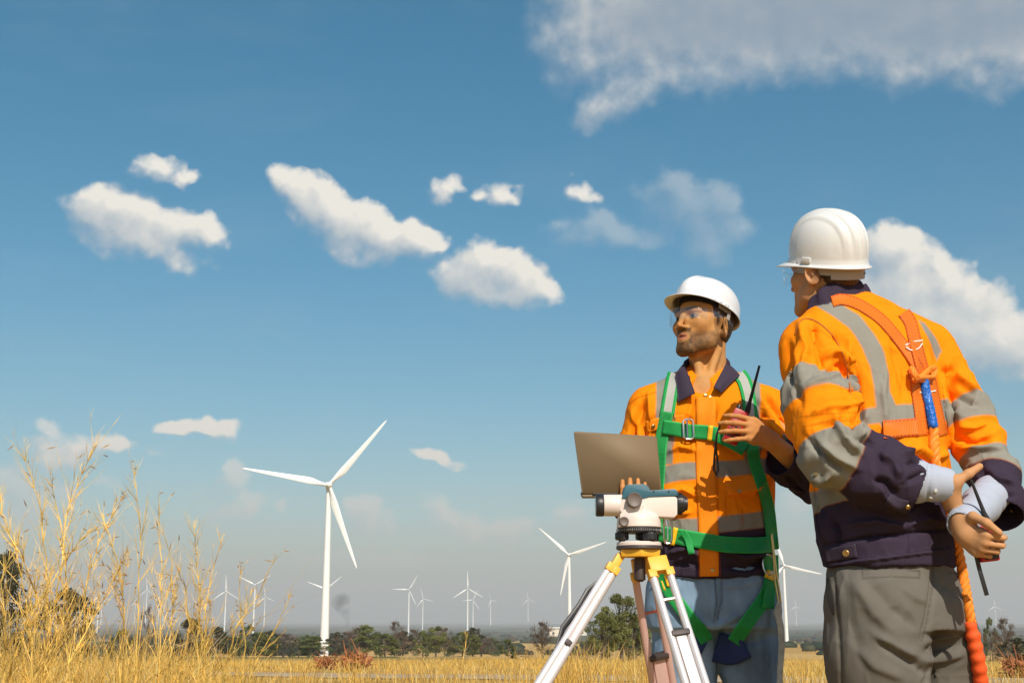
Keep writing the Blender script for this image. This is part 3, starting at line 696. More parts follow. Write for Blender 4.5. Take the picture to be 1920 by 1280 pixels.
# ================================================================== signed distance modelling of bodies and cloth
def A3(p): return np.array(p[:] if hasattr(p, '__getitem__') else p, float)
class SDF:
    def __init__(s): s.items = []
    def add(s, fn, lo, hi, k=.02, op='u', name=None):
        s.items.append((fn, np.array(lo, float), np.array(hi, float), k, op, name)); return s
    def cone(s, a, b, ra, rb, k=.02, op='u', flat=None, f=1.0, name=None):
        """tapered capsule; flat = axis along which the section is squeezed by f"""
        a, b = A3(a), A3(b); ab = b - a; L2 = max(1e-9, ab @ ab); fl = None
        if flat is not None: fl = A3(flat); fl = fl - ab * (fl @ ab) / L2; fl /= np.linalg.norm(fl)
        def fn(P_):
            q = P_ - a; t = np.clip(q @ ab / L2, 0, 1); o = q - t[:, None] * ab
            if fl is not None: c = o @ fl; o = o + (c * (1 / f - 1))[:, None] * fl
            return (np.sqrt((o * o).sum(1)) - (ra + (rb - ra) * t)) * (min(1, f) if fl is not None else 1)
        m = max(ra, rb) * max(1, f if fl is not None else 1); lo = np.minimum(a, b) - m; hi = np.maximum(a, b) + m
        return s.add(fn, lo, hi, k, op, name)
    def chain(s, pts, rad, k=.02, flat=None, f=1.0, name=None):
        for i in range(len(pts) - 1): s.cone(pts[i], pts[i + 1], rad[i], rad[i + 1], k, 'u', flat, f, name)
        return s
    def ell(s, c, r, rot=None, k=.02, op='u', name=None):
        c = A3(c); r = np.array(r, float) * np.ones(3); M = np.array(rot) if rot is not None else np.eye(3)
        def fn(P_):
            q = (P_ - c) @ M; n = np.sqrt(((q / r) ** 2).sum(1)); g = np.sqrt(((q / r ** 2) ** 2).sum(1)) + 1e-9
            return n * (n - 1) / g
        m = np.max(r); return s.add(fn, c - m, c + m, k, op, name)
    def loft(s, secs, k=.02, p=2.3, name=None, yaw=0.0, op='u'):
        """secs: (centre xyz, half width, half depth) from top to bottom; width axis is turned by yaw about z"""
        C = np.array([A3(x[0]) for x in secs]); W = np.array([x[1] for x in secs]); D = np.array([x[2] for x in secs]); o = np.argsort(C[:, 2]); C, W, D = C[o], W[o], D[o]
        zz = np.linspace(C[0, 2], C[-1, 2], 160)
        def sm(v):
            out = np.interp(zz, C[:, 2], v); kx = max(1, int(160 / len(C) / 2)); ker = np.ones(kx) / kx
            return np.convolve(np.pad(out, kx, mode='edge'), ker, 'same')[kx:-kx]
        cx, cy, w, d = sm(C[:, 0]), sm(C[:, 1]), sm(W), sm(D); c_, s_ = math.cos(yaw), math.sin(yaw); z0, z1 = zz[0], zz[-1]
        def fn(P_):
            z = np.clip(P_[:, 2], z0, z1); x = P_[:, 0] - np.interp(z, zz, cx); y = P_[:, 1] - np.interp(z, zz, cy)
            u = x * c_ + y * s_; v = -x * s_ + y * c_; a = np.interp(z, zz, w); b = np.interp(z, zz, d)
            r = ((np.abs(u / a) ** p + np.abs(v / b) ** p) + 1e-9) ** (1 / p); dd = (r - 1) * np.minimum(a, b) * .95
            e = np.maximum(z0 - P_[:, 2], P_[:, 2] - z1); return np.where(e > 0, np.sqrt(np.maximum(dd, 0) ** 2 + e * e), np.maximum(dd, e) if True else dd)
        m = max(W.max(), D.max()); lo = C.min(0) - [m, m, 0]; hi = C.max(0) + [m, m, 0]; lo[2] = z0; hi[2] = z1
        return s.add(fn, lo, hi, k, op, name)
    def __call__(s, P_, names=None, cut=True):
        d = np.full(len(P_), .3)
        for fn, lo, hi, k, op, nm in s.items:
            if names is not None and nm not in names: continue
            mg = max(k, .0) + (.05 if cut else 9); m = np.all((P_ > lo - mg) & (P_ < hi + mg), axis=1)
            if not m.any(): continue
            q = fn(P_[m]); a = d[m]
            if op == 'u': h = np.maximum(k - np.abs(a - q), 0) / k; d[m] = np.minimum(a, q) - h * h * k / 4
            else: h = np.maximum(k - np.abs(a + q), 0) / k; d[m] = np.maximum(a, -q) + h * h * k / 4
        return d
    def bounds(s):
        u = [i for i in s.items if i[4] == 'u']; return np.min([i[1] for i in u], 0) - .02, np.max([i[2] for i in u], 0) + .02
def surface(sdf, h, lo=None, hi=None, relax=1):
    """surface nets on a sparse grid -> V, F"""
    l, u = sdf.bounds(); lo = l if lo is None else np.array(lo, float); hi = u if hi is None else np.array(hi, float)
    nb = np.ceil((hi - lo) / (4 * h)).astype(int) + 1; N = nb * 4
    g = np.stack(np.meshgrid(*[np.arange(n) for n in nb], indexing='ij'), -1).reshape(-1, 3); cen = lo + (g * 4 + 1.5) * h
    dc = sdf(cen); act = np.abs(dc) < 4 * h * 1.15 + .004
    Fg = np.repeat(np.repeat(np.repeat(dc.reshape(nb).astype(np.float32), 4, 0), 4, 1), 4, 2)
    ga = g[act] * 4; off = np.stack(np.meshgrid(*[np.arange(4)] * 3, indexing='ij'), -1).reshape(-1, 3)
    for s0 in range(0, len(ga), 6000):
        idx = (ga[s0:s0 + 6000, None] + off[None]).reshape(-1, 3); Fg[idx[:, 0], idx[:, 1], idx[:, 2]] = sdf(lo + idx * h)
    neg = Fg < 0; cnt = np.zeros(np.array(Fg.shape) - 1, np.uint8)
    for dx in (0, 1):
        for dy in (0, 1):
            for dz in (0, 1): cnt += neg[dx:Fg.shape[0] - 1 + dx, dy:Fg.shape[1] - 1 + dy, dz:Fg.shape[2] - 1 + dz]
    ci = np.argwhere((cnt > 0) & (cnt < 8)); nc = cnt.shape
    acc = np.zeros((len(ci), 3)); w = np.zeros(len(ci)); cor = np.array([(i, j, k) for i in (0, 1) for j in (0, 1) for k in (0, 1)])
    val = [Fg[ci[:, 0] + c[0], ci[:, 1] + c[1], ci[:, 2] + c[2]].astype(float) for c in cor]
    for i in range(8):
        for j in range(i + 1, 8):
            if np.abs(cor[i] - cor[j]).sum() != 1: continue
            a, b = val[i], val[j]; m = (a < 0) != (b < 0); t = np.where(m, a / np.where(m, a - b, 1), 0); p = cor[i] + t[:, None] * (cor[j] - cor[i]); acc += p * m[:, None]; w += m
    V = lo + (ci + acc / w[:, None]) * h
    flat = (ci[:, 0] * nc[1] + ci[:, 1]) * nc[2] + ci[:, 2]; Q = []
    for ax in range(3):
        sl0 = [slice(None)] * 3; sl1 = [slice(None)] * 3; sl0[ax] = slice(0, -1); sl1[ax] = slice(1, None)
        e = np.argwhere(neg[tuple(sl0)] != neg[tuple(sl1)]); b, c = (ax + 1) % 3, (ax + 2) % 3
        e = e[(e[:, b] > 0) & (e[:, c] > 0) & (e[:, b] < nc[b]) & (e[:, c] < nc[c]) & (e[:, ax] < nc[ax])]
        inn = neg[e[:, 0], e[:, 1], e[:, 2]]; q = []
        for ob, oc in ((-1, -1), (0, -1), (0, 0), (-1, 0)):
            x = e.copy(); x[:, b] += ob; x[:, c] += oc; q.append(np.searchsorted(flat, (x[:, 0] * nc[1] + x[:, 1]) * nc[2] + x[:, 2]))
        q = np.stack(q, 1); q[~inn] = q[~inn][:, ::-1]; Q.append(q)
    Fq = np.concatenate(Q); Fq = np.clip(Fq, 0, len(V) - 1)
    for _ in range(relax):
        s_ = np.zeros_like(V); n_ = np.zeros(len(V))
        for i in range(4):
            a, b = Fq[:, i], Fq[:, (i + 1) % 4]; np.add.at(s_, a, V[b]); np.add.at(n_, a, 1); np.add.at(s_, b, V[a]); np.add.at(n_, b, 1)
        V = V * .45 + (s_ / np.maximum(n_, 1)[:, None]) * .55
    return V, Fq
def normals(V, F):
    a = V[F[:, 2]] - V[F[:, 0]]; b = V[F[:, 3]] - V[F[:, 1]]; n = np.cross(a, b); N = np.zeros_like(V)
    for i in range(4): np.add.at(N, F[:, i], n)
    return N / (np.linalg.norm(N, axis=1)[:, None] + 1e-12)
def inpoly(px, poly):
    x, y = px[:, 0], px[:, 1]; r = np.zeros(len(x), bool); n = len(poly)
    for i in range(n):
        (x0, y0), (x1, y1) = poly[i], poly[(i + 1) % n]
        c = ((y0 > y) != (y1 > y)); r ^= c & (x < (x1 - x0) * (y - y0) / ((y1 - y0) or 1e-9) + x0)
    return r
def pl_dist(px, line):
    """distance to a pixel polyline and the parameter along it"""
    best = np.full(len(px), 1e9); par = np.zeros(len(px)); n = len(line) - 1; sgn = np.zeros(len(px))
    for i in range(n):
        a = np.array(line[i], float); b = np.array(line[i + 1], float); ab = b - a; q = px - a; t = np.clip(q @ ab / (ab @ ab + 1e-9), 0, 1)
        o = q - t[:, None] * ab; d = np.sqrt((o * o).sum(1)); m = d < best; best[m] = d[m]; par[m] = (i + t[m]) / n
        cr = ab[0] * q[:, 1] - ab[1] * q[:, 0]; sgn[m] = np.sign(cr[m])
    return best, par, sgn
def fold(V, N, mask, lines, m_per_px):
    """lines: (pixel polyline, half width px, height px; negative = crease). soft ridges pushed along the normal"""
    px = proj(V); view = V - np.array([0, 0, CAMZ]); view /= np.linalg.norm(view, axis=1)[:, None]; fac = np.clip(-(N * view).sum(1) * 3, 0, 1) * mask; D = np.zeros(len(V))
    for line, w, hgt in lines:
        lo = np.min(line, 0) - 3 * w; hi = np.max(line, 0) + 3 * w; m = np.all((px > lo) & (px < hi), 1) & (fac > 0)
        if not m.any(): continue
        d, t, sg = pl_dist(px[m], line); env = np.clip(np.minimum(t, 1 - t) * 4 + .25, 0, 1)
        d = d * np.where(sg > 0, 1.0, .62)        # one flank steeper than the other, as cloth folds are
        D[m] += hgt * m_per_px * np.exp(-(d / w) ** 2) * env
    return V + N * (D * fac)[:, None]
def gnoise(P_, s, seed=0, oct=3):
    """3d value noise, numpy"""
    out = 0; amp = 1; tot = 0
    for o in range(oct):
        q = P_ * s * 2 ** o + seed * 17.3 + o * 5.1; i = np.floor(q).astype(np.int64); f = q - i; f = f * f * (3 - 2 * f); v = 0
        for dx in (0, 1):
            for dy in (0, 1):
                for dz in (0, 1):
                    h = (i[:, 0] + dx) * 73856093 ^ (i[:, 1] + dy) * 19349663 ^ (i[:, 2] + dz) * 83492791; h = ((h * 2654435761) % 4294967296) / 4294967296.0
                    v = v + h * (f[:, 0] if dx else 1 - f[:, 0]) * (f[:, 1] if dy else 1 - f[:, 1]) * (f[:, 2] if dz else 1 - f[:, 2])
        out = out + amp * (v - .5); tot += amp; amp *= .5
    return out / tot * 2
def limb_t(V, pts):
    """arc parameter 0..1, distance and local direction on a 3d chain"""
    pts = [A3(p) for p in pts]; L = np.array([0] + [np.linalg.norm(pts[i + 1] - pts[i]) for i in range(len(pts) - 1)]).cumsum(); best = np.full(len(V), 9e9); T = np.zeros(len(V)); DR = np.zeros((len(V), 3))
    for i in range(len(pts) - 1):
        ab = pts[i + 1] - pts[i]; q = V - pts[i]; t = q @ ab / (ab @ ab); tc = np.clip(t, 0, 1); d = np.linalg.norm(q - tc[:, None] * ab, axis=1); m = d < best
        best[m] = d[m]; T[m] = (L[i] + tc[m] * (L[i + 1] - L[i])) / L[-1]; DR[m] = ab / np.linalg.norm(ab)
    return T, best, DR
def sleeve_folds(V, N, mask, pts, amp, freq, seed, bend=.5, skew=.8):
    """rumples across a sleeve, strongest near the elbow at parameter bend"""
    T, d, DR = limb_t(V, pts); tot = sum(np.linalg.norm(A3(pts[i + 1]) - A3(pts[i])) for i in range(len(pts) - 1))
    g = gnoise(V, 9, seed, 2); g2 = gnoise(V, 16, seed + 3, 2); ph = T * tot * freq * 6.283 + g * 4.2 * skew
    w = np.sin(ph + .6 * np.sin(ph)); env = .35 + .9 * np.exp(-((T - bend) / .22) ** 2)
    return V + N * ((w * .55 + g2 * .8) * amp * env * mask)[:, None]
def crumple(V, N, mask, amp, s, seed=0, stretch=(1, 1, .55)):
    """sharp soft-sided creases from folded noise"""
    Q = V * np.array(stretch); w = np.stack([gnoise(V, s * .7, seed + 31 + k, 2) for k in range(3)], 1) * (.35 / s); n = gnoise(Q + w, s, seed, 2); r = (1 - np.minimum(np.abs(n) * 2.2, 1)) ** 1.6
    n2 = gnoise(Q + w, s * 1.9, seed + 7, 1); r2 = (1 - np.minimum(np.abs(n2) * 2.2, 1)) ** 1.6
    return V + N * ((r * 1.0 + r2 * .45 - .45) * amp * mask)[:, None]
class Skin:
    """keeps a cloth or body surface for casting straps and the like onto it"""
    def __init__(s, V, F): s.t = BVHTree.FromPolygons([tuple(v) for v in V], [tuple(f) for f in F])
    def hit(s, px, py):
        d = pray(px, py).normalized(); h = s.t.ray_cast(Vector((0, 0, CAMZ)), d); return (h[0], h[1]) if h[0] is not None else (None, None)
def resample(pts, step):
    pts = [np.array(p, float) for p in pts]
    # catmull-rom then even spacing
    Q = [2 * pts[0] - pts[1]] + pts + [2 * pts[-1] - pts[-2]]; out = []
    for i in range(1, len(Q) - 2):
        for t in np.linspace(0, 1, 16, endpoint=False):
            a, b, c, d = Q[i - 1], Q[i], Q[i + 1], Q[i + 2]; out.append(.5 * ((2 * b) + (c - a) * t + (2 * a - 5 * b + 4 * c - d) * t * t + (3 * b - a - 3 * c + d) * t ** 3))
    out.append(pts[-1]); out = np.array(out); L = np.r_[0, np.linalg.norm(np.diff(out[:, :2], axis=0), axis=1).cumsum()]; n = max(2, int(L[-1] / step) + 1); s_ = np.linspace(0, L[-1], n)
    return np.stack([np.interp(s_, L, out[:, k]) for k in range(out.shape[1])], 1)
def strap(name, pts, skins, mat, parent, wpx, thick=.003, off=.004, K=7, step=4, Y=None, smoothn=5, colr=None, sag=0, lift=None, wrap=False):
    """ribbon that follows pixel course pts on the first surface hit; pts may carry (x, y, width px)"""
    P_ = resample([(p[0], p[1], (p[2] if len(p) > 2 else wpx)) for p in pts], step); n = len(P_); tang = np.gradient(P_[:, :2], axis=0); tang /= np.linalg.norm(tang, axis=1)[:, None] + 1e-9; nor = np.stack([-tang[:, 1], tang[:, 0]], 1)
    if wrap and Y is None:      # drop the ends that run off the surface
        hitc = [any(s_.hit(*P_[i, :2])[0] is not None for s_ in skins) for i in range(n)]; a = hitc.index(True); b = n - hitc[::-1].index(True); P_, nor = P_[a:b], nor[a:b]; n = len(P_)
    dep = np.full((n, K), np.nan)
    for i in range(n):
        for k in range(K):
            q = P_[i, :2] + nor[i] * P_[i, 2] * (k / (K - 1) - .5)
            if Y is not None: dep[i, k] = Y if not callable(Y) else Y(*q); continue
            for s_ in skins:
                h, hn = s_.hit(*q)
                if h is not None: dep[i, k] = min(h.y, dep[i, k]) if not np.isnan(dep[i, k]) else h.y
    row = np.nanmean(dep, axis=1); ok = ~np.isnan(row); row = np.interp(np.arange(n), np.where(ok)[0], row[ok])
    for i in range(n):
        for k in range(K):
            if np.isnan(dep[i, k]): c = dep[i][~np.isnan(dep[i])]; dep[i, k] = c[np.argmin(abs(np.where(~np.isnan(dep[i]))[0] - k))] + .004 if len(c) else row[i]
    for _ in range(smoothn):
        p = np.pad(dep, ((1, 1), (0, 0)), mode='edge'); dep = np.minimum(dep, (p[:-2] + p[1:-1] + p[2:]) / 3) * .7 + .3 * (p[:-2] + p[1:-1] + p[2:]) / 3
        p = np.pad(dep, ((0, 0), (1, 1)), mode='edge'); dep = dep * .5 + .5 * np.minimum(dep, (p[:, :-2] + p[:, 2:]) / 2)
    if lift is not None: dep = dep - np.interp(np.linspace(0, 1, n), *lift)[:, None]
    V = []; F = []; first_f = first_b = None
    front = [[A3(P(*(P_[i, :2] + nor[i] * P_[i, 2] * (k / (K - 1) - .5)), dep[i, k] - off - thick)) for k in range(K)] for i in range(n)]
    back = [[A3(P(*(P_[i, :2] + nor[i] * P_[i, 2] * (k / (K - 1) - .5)), dep[i, k] - off)) for k in range(K)] for i in range(n)]
    first_f, first_b = list(front[0]), list(back[0])
    if wrap:      # carry it over the shoulder, away from the camera
        for L_, e in ((front, .0), (back, -.0)):
            for dy, dz in ((.012, -.002), (.030, -.010), (.055, -.026)): L_.insert(0, [L0 + np.array([0, dy, dz]) for L0 in (first_f if L_ is front else first_b)])
        n += 3
    for L_ in (front, back):
        for r_ in L_: V += r_
    nf = n * K
    for i in range(n - 1):
        for k in range(K - 1):
            a = i * K + k; F.append((a, a + 1, a + K + 1, a + K)); b = a + nf; F.append((b, b + K, b + K + 1, b + 1))
    for i in range(n - 1):
        a = i * K; F.append((a, a + K, a + K + nf, a + nf)); a = i * K + K - 1; F.append((a, a + nf, a + K + nf, a + K))
    for k in range(K - 1):
        a = k; F.append((a, a + nf, a + 1 + nf, a + 1)); a = (n - 1) * K + k; F.append((a, a + 1, a + 1 + nf, a + nf))
    # length and width coordinates for webbing pattern
    u = np.tile(np.repeat(np.arange(n) * step * row.mean() / 2400, K), 2); v = np.tile(np.tile(np.linspace(-1, 1, K), n), 2)
    bmx = mesh_np(name, np.array(V), F, mat, parent, True, None, {'along': u, 'across': v})
    return bmx
def webbing(name, c, edge=None, rib=260, c2=None, stitch=None, rough=.55):
    """woven strap: fine ribs across, darker or coloured edge, dashed stitch rows"""
    m = bpy.data.materials.new(name); m.use_nodes = True; t = NT(m.node_tree); b = t.nt.nodes['Principled BSDF']
    al = t.n('ShaderNodeAttribute', attribute_name='along').outputs[2]; ac = t.n('ShaderNodeAttribute', attribute_name='across').outputs[2]; aa = t.m('ABSOLUTE', ac)
    rb = t.m('SINE', t.m('MULTIPLY', al, rib * 6.283)); colr = t.mix(t.m('MULTIPLY_ADD', rb, .12, .12), c, tuple(x * .55 for x in c))
    if c2 is not None: colr = t.mix(t.m('LESS_THAN', aa, .55), colr, c2)
    if edge is not None: colr = t.mix(t.m('GREATER_THAN', aa, .86), colr, edge)
    if stitch is not None:
        d = t.m('GREATER_THAN', t.m('FRACT', t.m('MULTIPLY', al, 110)), .45); r = t.m('COMPARE', aa, .80, .05); colr = t.mix(t.m('MULTIPLY', d, r), colr, stitch)
    t.link(colr, b.inputs['Base Color']); b.inputs['Roughness'].default_value = rough; b.inputs['Specular IOR Level'].default_value = .35
    bn = t.n('ShaderNodeBump', ins={'Height': rb, 'Strength': .5, 'Distance': .0008}); t.link(bn.outputs[0], b.inputs['Normal']); return m

# ------------------------------------------------------------------ head, built in its own frame: x = its right, y = the way it faces, z up, origin at eye level between the ears
def head_sdf(B, M, mouth_open=.004, scale=1.0):
    """M: 4x4 head frame"""
    wrap_in(B, M, scale, head_local(mouth_open), .02, 'head')
def wrap_in(B, M, s, L, k, name):
    Mr_ = np.array(M.to_3x3()); T_ = A3(M.translation); B.add(lambda P_: L(((P_ - T_) @ Mr_) / s) * s, T_ - .155 * s, T_ + .155 * s, k, 'u', name)
def head_local(mouth_open):
    S = SDF(); M = Matrix.Identity(4)
    Mr = np.array(M.to_3x3()); T = A3(M.translation); X = lambda x, y, z: T + Mr @ np.array([x, y, z])
    S.ell(X(0, -.012, .038), (.076, .096, .086), Mr, .02, name='head')
    S.ell(X(0, .030, -.040), (.062, .062, .074), Mr, .03, name='head')
    for s in (-1, 1):
        S.cone(X(s * .058, .004, -.045), X(s * .050, .030, -.078), .014, .014, .03, name='head')
        S.cone(X(s * .050, .030, -.078), X(s * .016, .078, -.102), .014, .015, .03, name='head')
        S.ell(X(s * .043, .066, -.022), (.022, .020, .018), Mr, .03, name='head')
        S.cone(X(s * .012, .092, .018), X(s * .046, .077, .021), .0095, .009, .016, name='head')
    S.cone(X(-.014, .084, -.106), X(.014, .084, -.106), .014, .014, .02, name='head')
    S.ell(X(0, .079, -.066), (.028, .019, .026), Mr, .025, name='head')
    S.cone(X(0, .088, .016), X(0, .100, -.004), .008, .0075, .014, name='head'); S.cone(X(0, .100, -.004), X(0, .113, -.031), .0070, .0086, .012, name='head')
    for s in (-1, 1):
        S.ell(X(s * .0125, .100, -.037), (.0070, .011, .0072), Mr, .008, name='head')
        S.ell(X(s * .032, .098, -.001), (.017, .013, .012), Mr, .012, 's', name='head')
        S.ell(X(s * .032, .074, .000), (.0145, .0145, .013), Mr, .004, name='head')
    for s in (-1, 1): S.ell(X(s * .006, .107, -.046), (.003, .005, .003), Mr, .003, 's', name='head')
    S.cone(X(-.019, .088, -.0600), X(0, .0950, -.0580), .0040, .0054, .008, name='head'); S.cone(X(.019, .088, -.0600), X(0, .0950, -.0580), .0040, .0054, .008, name='head'); S.cone(X(-.016, .088, -.0715), X(0, .0945, -.0730), .0046, .0060, .008, name='head'); S.cone(X(.016, .088, -.0715), X(0, .0945, -.0730), .0046, .0060, .008, name='head')
    S.cone(X(-.017, .1015, -.0658), X(.017, .1015, -.0658), mouth_open, mouth_open, .003, 's', name='head')
    for s in (-1, 1):   # ears
        E = Mr @ np.array(Matrix.Rotation(R(-s * 30), 3, 'Z') @ Matrix.Rotation(R(-10), 3, 'X'))
        S.ell(X(s * .083, -.008, -.023), (.0065, .0215, .034), E, .006, name='ear'); S.ell(X(s * .078, -.002, -.044), (.006, .010, .013), E, .006, name='ear')
        S.ell(X(s * .0895, -.003, -.023), (.0055, .010, .020), E, .004, 's', name='ear')
        S.cone(X(s * .0885, -.002, -.003), X(s * .0885, -.013, -.027), .002, .002, .004, name='ear')
    return S
def head_paint(V, M, C, skin, scale=1.0, beard=None, hair=None, lip=(.42, .14, .09), brow=(.035, .018, .010)):
    Mi = np.array(M.inverted()); q = (V @ Mi[:3, :3].T + Mi[:3, 3]) / scale; x, y, z = q.T; ax = np.abs(x); hd = (np.abs(x) < .11) & (np.abs(y + .0) < .14) & (z > -.135) & (z < .14)
    n = gnoise(V, 120, 4, 2); n2 = gnoise(V, 30, 2, 2)
    def mixc(m, c, a=1.0):
        m = (np.clip(m, 0, 1) * a * hd)[:, None]; C[:] = C * (1 - m) + np.array(c)[None] * m
    sg = lambda v, w: np.clip(v / w + .5, 0, 1)
    mixc(sg(.020 - np.hypot(ax - .045, (z + .03)), .02) * sg(y - .03, .02), (skin[0] * 1.02, skin[1] * .80, skin[2] * .75), .35)      # flush on cheeks
    mixc(sg(.016 - np.hypot(x, z + .035), .012) * sg(y - .09, .01), (skin[0] * 1.02, skin[1] * .78, skin[2] * .72), .4)
    if beard is not None:
        zl = -.034 - .22 * np.clip(y, 0, .1); zlow = -.078 - .50 * np.clip(y, 0, .1); mouth = np.hypot(x / .027, (z + .067) / .0165)
        m = sg(zl - z, .016) * sg(y + .008, .014) * sg(z - zlow + .008, .012) * sg(mouth - 1.0, .35); mu = sg(1 - np.abs((z + .0475) / .0080), .7) * sg(.030 - ax, .006) * sg(y - .08, .01)
        side = sg(.0140 - np.abs(y - .010), .008) * sg(.02 - z, .02) * sg(z + .06, .02) * sg(ax - .055, .01); chinb = sg(-.082 - z, .012) * sg(.030 - ax, .01) * sg(y - .05, .02)
        m = np.maximum.reduce([m * np.clip(.72 + 4.5 * np.clip(y - .03, 0, .1), 0, .97), mu * .9, side * .65, chinb * .9]) * np.clip(.88 + n * .30, .4, 1); mixc(m, beard, .93)
    mixc(sg(1 - np.hypot(x / .021, (z + .0655) / .0115), .25) * sg(y - .088, .006), lip, .85)
    mixc(sg(1 - np.hypot(x / .015, (z + .0653) / .0028), .6) * sg(y - .085, .006), (.10, .03, .02), .9)
    bx = (ax - .033) / .021; bz = (z - .0225 - .004 * np.cos(bx * 1.3)) / (.0058 - .0020 * np.clip(bx, 0, 1)); mixc(sg(1 - np.maximum(np.abs(bx), np.abs(bz)), .35) * sg(y - .055, .01), brow, .92)
    ex, ez = (ax - .032) / .0130, (z - .0010) / .0046; ey = sg(1 - np.hypot(ex, ez), .25) * sg(y - .07, .004)
    mixc(sg(1 - np.hypot(ex * .9, (z - .0005) / .0082), .25) * sg(y - .07, .004), (.07, .03, .02), .8); mixc(sg(1 - np.maximum(np.abs(ex) * .9, np.abs((z - .0062 + .0035 * ex * ex) / .0018)), .5) * sg(y - .07, .004), (.03, .015, .01), .95); mixc(ey, (.36, .30, .26), .95)
    gx = np.where(x > 0, x - .033, x + .031); mixc(ey * sg(.0066 - np.hypot(gx, z - .001), .002), (.02, .010, .006), 1)
    if hair is not None:
        hm = sg(z - (.030 - .9 * np.clip(y, -.2, .0) * 0) , .01) * sg(.04 - y, .02); back = sg(.012 - y, .012) * sg(z + .045 + .25 * (y + .02), .014) * sg(-.014 - y, .01); mixc(np.maximum(hm * 0, back) * (.7 + .4 * n), hair, .8)
    C *= (1 + .06 * n2)[:, None]; return C
# ------------------------------------------------------------------ hand: palm frame: origin at wrist, x toward the fingers, y across the palm toward the thumb side, z out of the back of the hand
def hand_sdf(S, M, curls, spread=0.0, thumb=((.020, .030, -.012), (.045, .050, -.030), (.070, .052, -.040)), scale=1.0, side=1, thumb_w=None, yaw0=0.0, name='hand'):
    # side = 1 right hand, -1 left hand
    Mr = np.array(M.to_3x3()); T = A3(M.translation); X = lambda p: T + Mr @ (np.array(p, float) * scale * np.array([1, side, 1])); s = scale
    S.cone(X((0, .012, 0)), X((.072, .026, .001)), .017 * s, .0125 * s, .012, flat=Mr[:, 2], f=.85, name=name)
    S.cone(X((0, -.010, 0)), X((.068, -.026, 0)), .016 * s, .0115 * s, .012, flat=Mr[:, 2], f=.85, name=name)
    S.cone(X((.005, 0, 0)), X((.075, .0, .002)), .018 * s, .0130 * s, .014, flat=Mr[:, 2], f=.85, name=name)
    base = [(.082, .029, 0), (.086, .0095, .002), (.083, -.0105, .001), (.076, -.0290, -.002)]; lens = [(.040, .024, .019), (.044, .027, .020), (.041, .026, .019), (.032, .020, .017)]
    rr = [.0084, .0086, .0082, .0073]; tips = []
    for i in range(4):
        p = np.array(base[i], float); ang = 0; yaw = spread * (1.5 - i) + yaw0; S.cone(X(p - np.array([.022, 0, 0.001])), X(p), .0095 * s, rr[i] * 1.08 * s, .010, name=name)
        for j in range(3):
            c = curls[i] if hasattr(curls[i], '__len__') else (curls[i] * .9, curls[i] * 1.1, curls[i] * .7); ang += R(c[j]); d = np.array([math.cos(ang) * math.cos(yaw), math.sin(yaw) * math.cos(ang), -math.sin(ang)]); q = p + d * lens[i][j]
            r0 = rr[i] * (1 - .07 * j); r1 = rr[i] * (1 - .07 * (j + 1)) * (.92 if j == 2 else 1); S.cone(X(p), X(q), r0 * s, r1 * s, .0035, name=name); p = q
        tips.append(X(p))
    t = [X((.008, .016, -.006))] + ([X(q) for q in thumb] if thumb_w is None else [A3(q) for q in thumb_w]); rad = [.015, .0125, .0108, .0088]
    for i in range(3): S.cone(t[i], t[i + 1], rad[i] * s, rad[i + 1] * s, .008, name=name)
    return tips
def frame(o, x, z):
    x = Vector(x).normalized(); z = Vector(z); z = (z - x * z.dot(x)).normalized(); y = z.cross(x); return M4(Matrix((x, y, z)).transposed(), o)

# ================================================================== people: shared materials
M_SKIN = material('skin', vcol=True, rough=.62, bump=.22, bscale=260, spec=.25, sub=.06)
M_HIVIS = material('hi_vis_cloth', vcol=True, rough=.8, var=.06, vscale=30, bump=.22, bscale=420, spec=.10)
M_TROUSER = material('trouser_cloth', vcol=True, rough=.85, var=.08, vscale=14, bump=.25, bscale=380, spec=.2)
M_SHIRT = material('shirt_cloth', (.37, .41, .50), rough=.8, bump=.2, bscale=300, var=.05)
M_HAIR = material('hair', vcol=True, rough=.6, bump=.9, bscale=420)
M_BOOT = material('boot_leather', (.05, .035, .025), .6, bump=.3, bscale=80)
def helmet_mat(name, c):
    return material(name, c, .26, spec=.5, coat=.25, var=.03, vscale=9)
M_HAT1 = helmet_mat('helmet_white', (.70, .71, .73)); M_HAT2 = helmet_mat('helmet_white_aged', (.68, .69, .68))
M_BAND = material('headband_grey', (.34, .32, .29), .55); M_BLACK = material('black_plastic', (.018, .018, .020), .42, bump=.1, bscale=300); M_RUBBER = material('black_rubber', (.02, .02, .022), .75)
M_BRASS = material('brass', (.55, .38, .16), .35, metal=.9); M_STEEL = material('steel', (.62, .63, .65), .28, metal=1.0, bump=.08, bscale=120); M_WSTEEL = material('pale_plastic', (.75, .75, .75), .4)
ORANGE = np.array([.88, .240, .003]); NAVY = np.array([.040, .028, .048]); REFL = np.array([.245, .235, .20]); SILVER = REFL
def glass_mat():
    m = bpy.data.materials.new('clear_lens'); m.use_nodes = True; t = NT(m.node_tree); b = t.nt.nodes['Principled BSDF']
    tr = t.n('ShaderNodeBsdfTransparent', ins={0: (.965, .975, .98, 1)}); gl = t.n('ShaderNodeBsdfGlossy', ins={0: (1, 1, 1, 1), 1: .05}); fr = t.n('ShaderNodeLayerWeight', ins={0: .35})
    mx = t.n('ShaderNodeMixShader', ins={0: t.m('MULTIPLY_ADD', t.m('POWER', fr.outputs[1], 3.0), .45, .06, clamp=True), 1: tr.outputs[0], 2: gl.outputs[0]}); t.link(mx.outputs[0], t.nt.nodes['Material Output'].inputs[0]); return m
M_LENS = glass_mat()

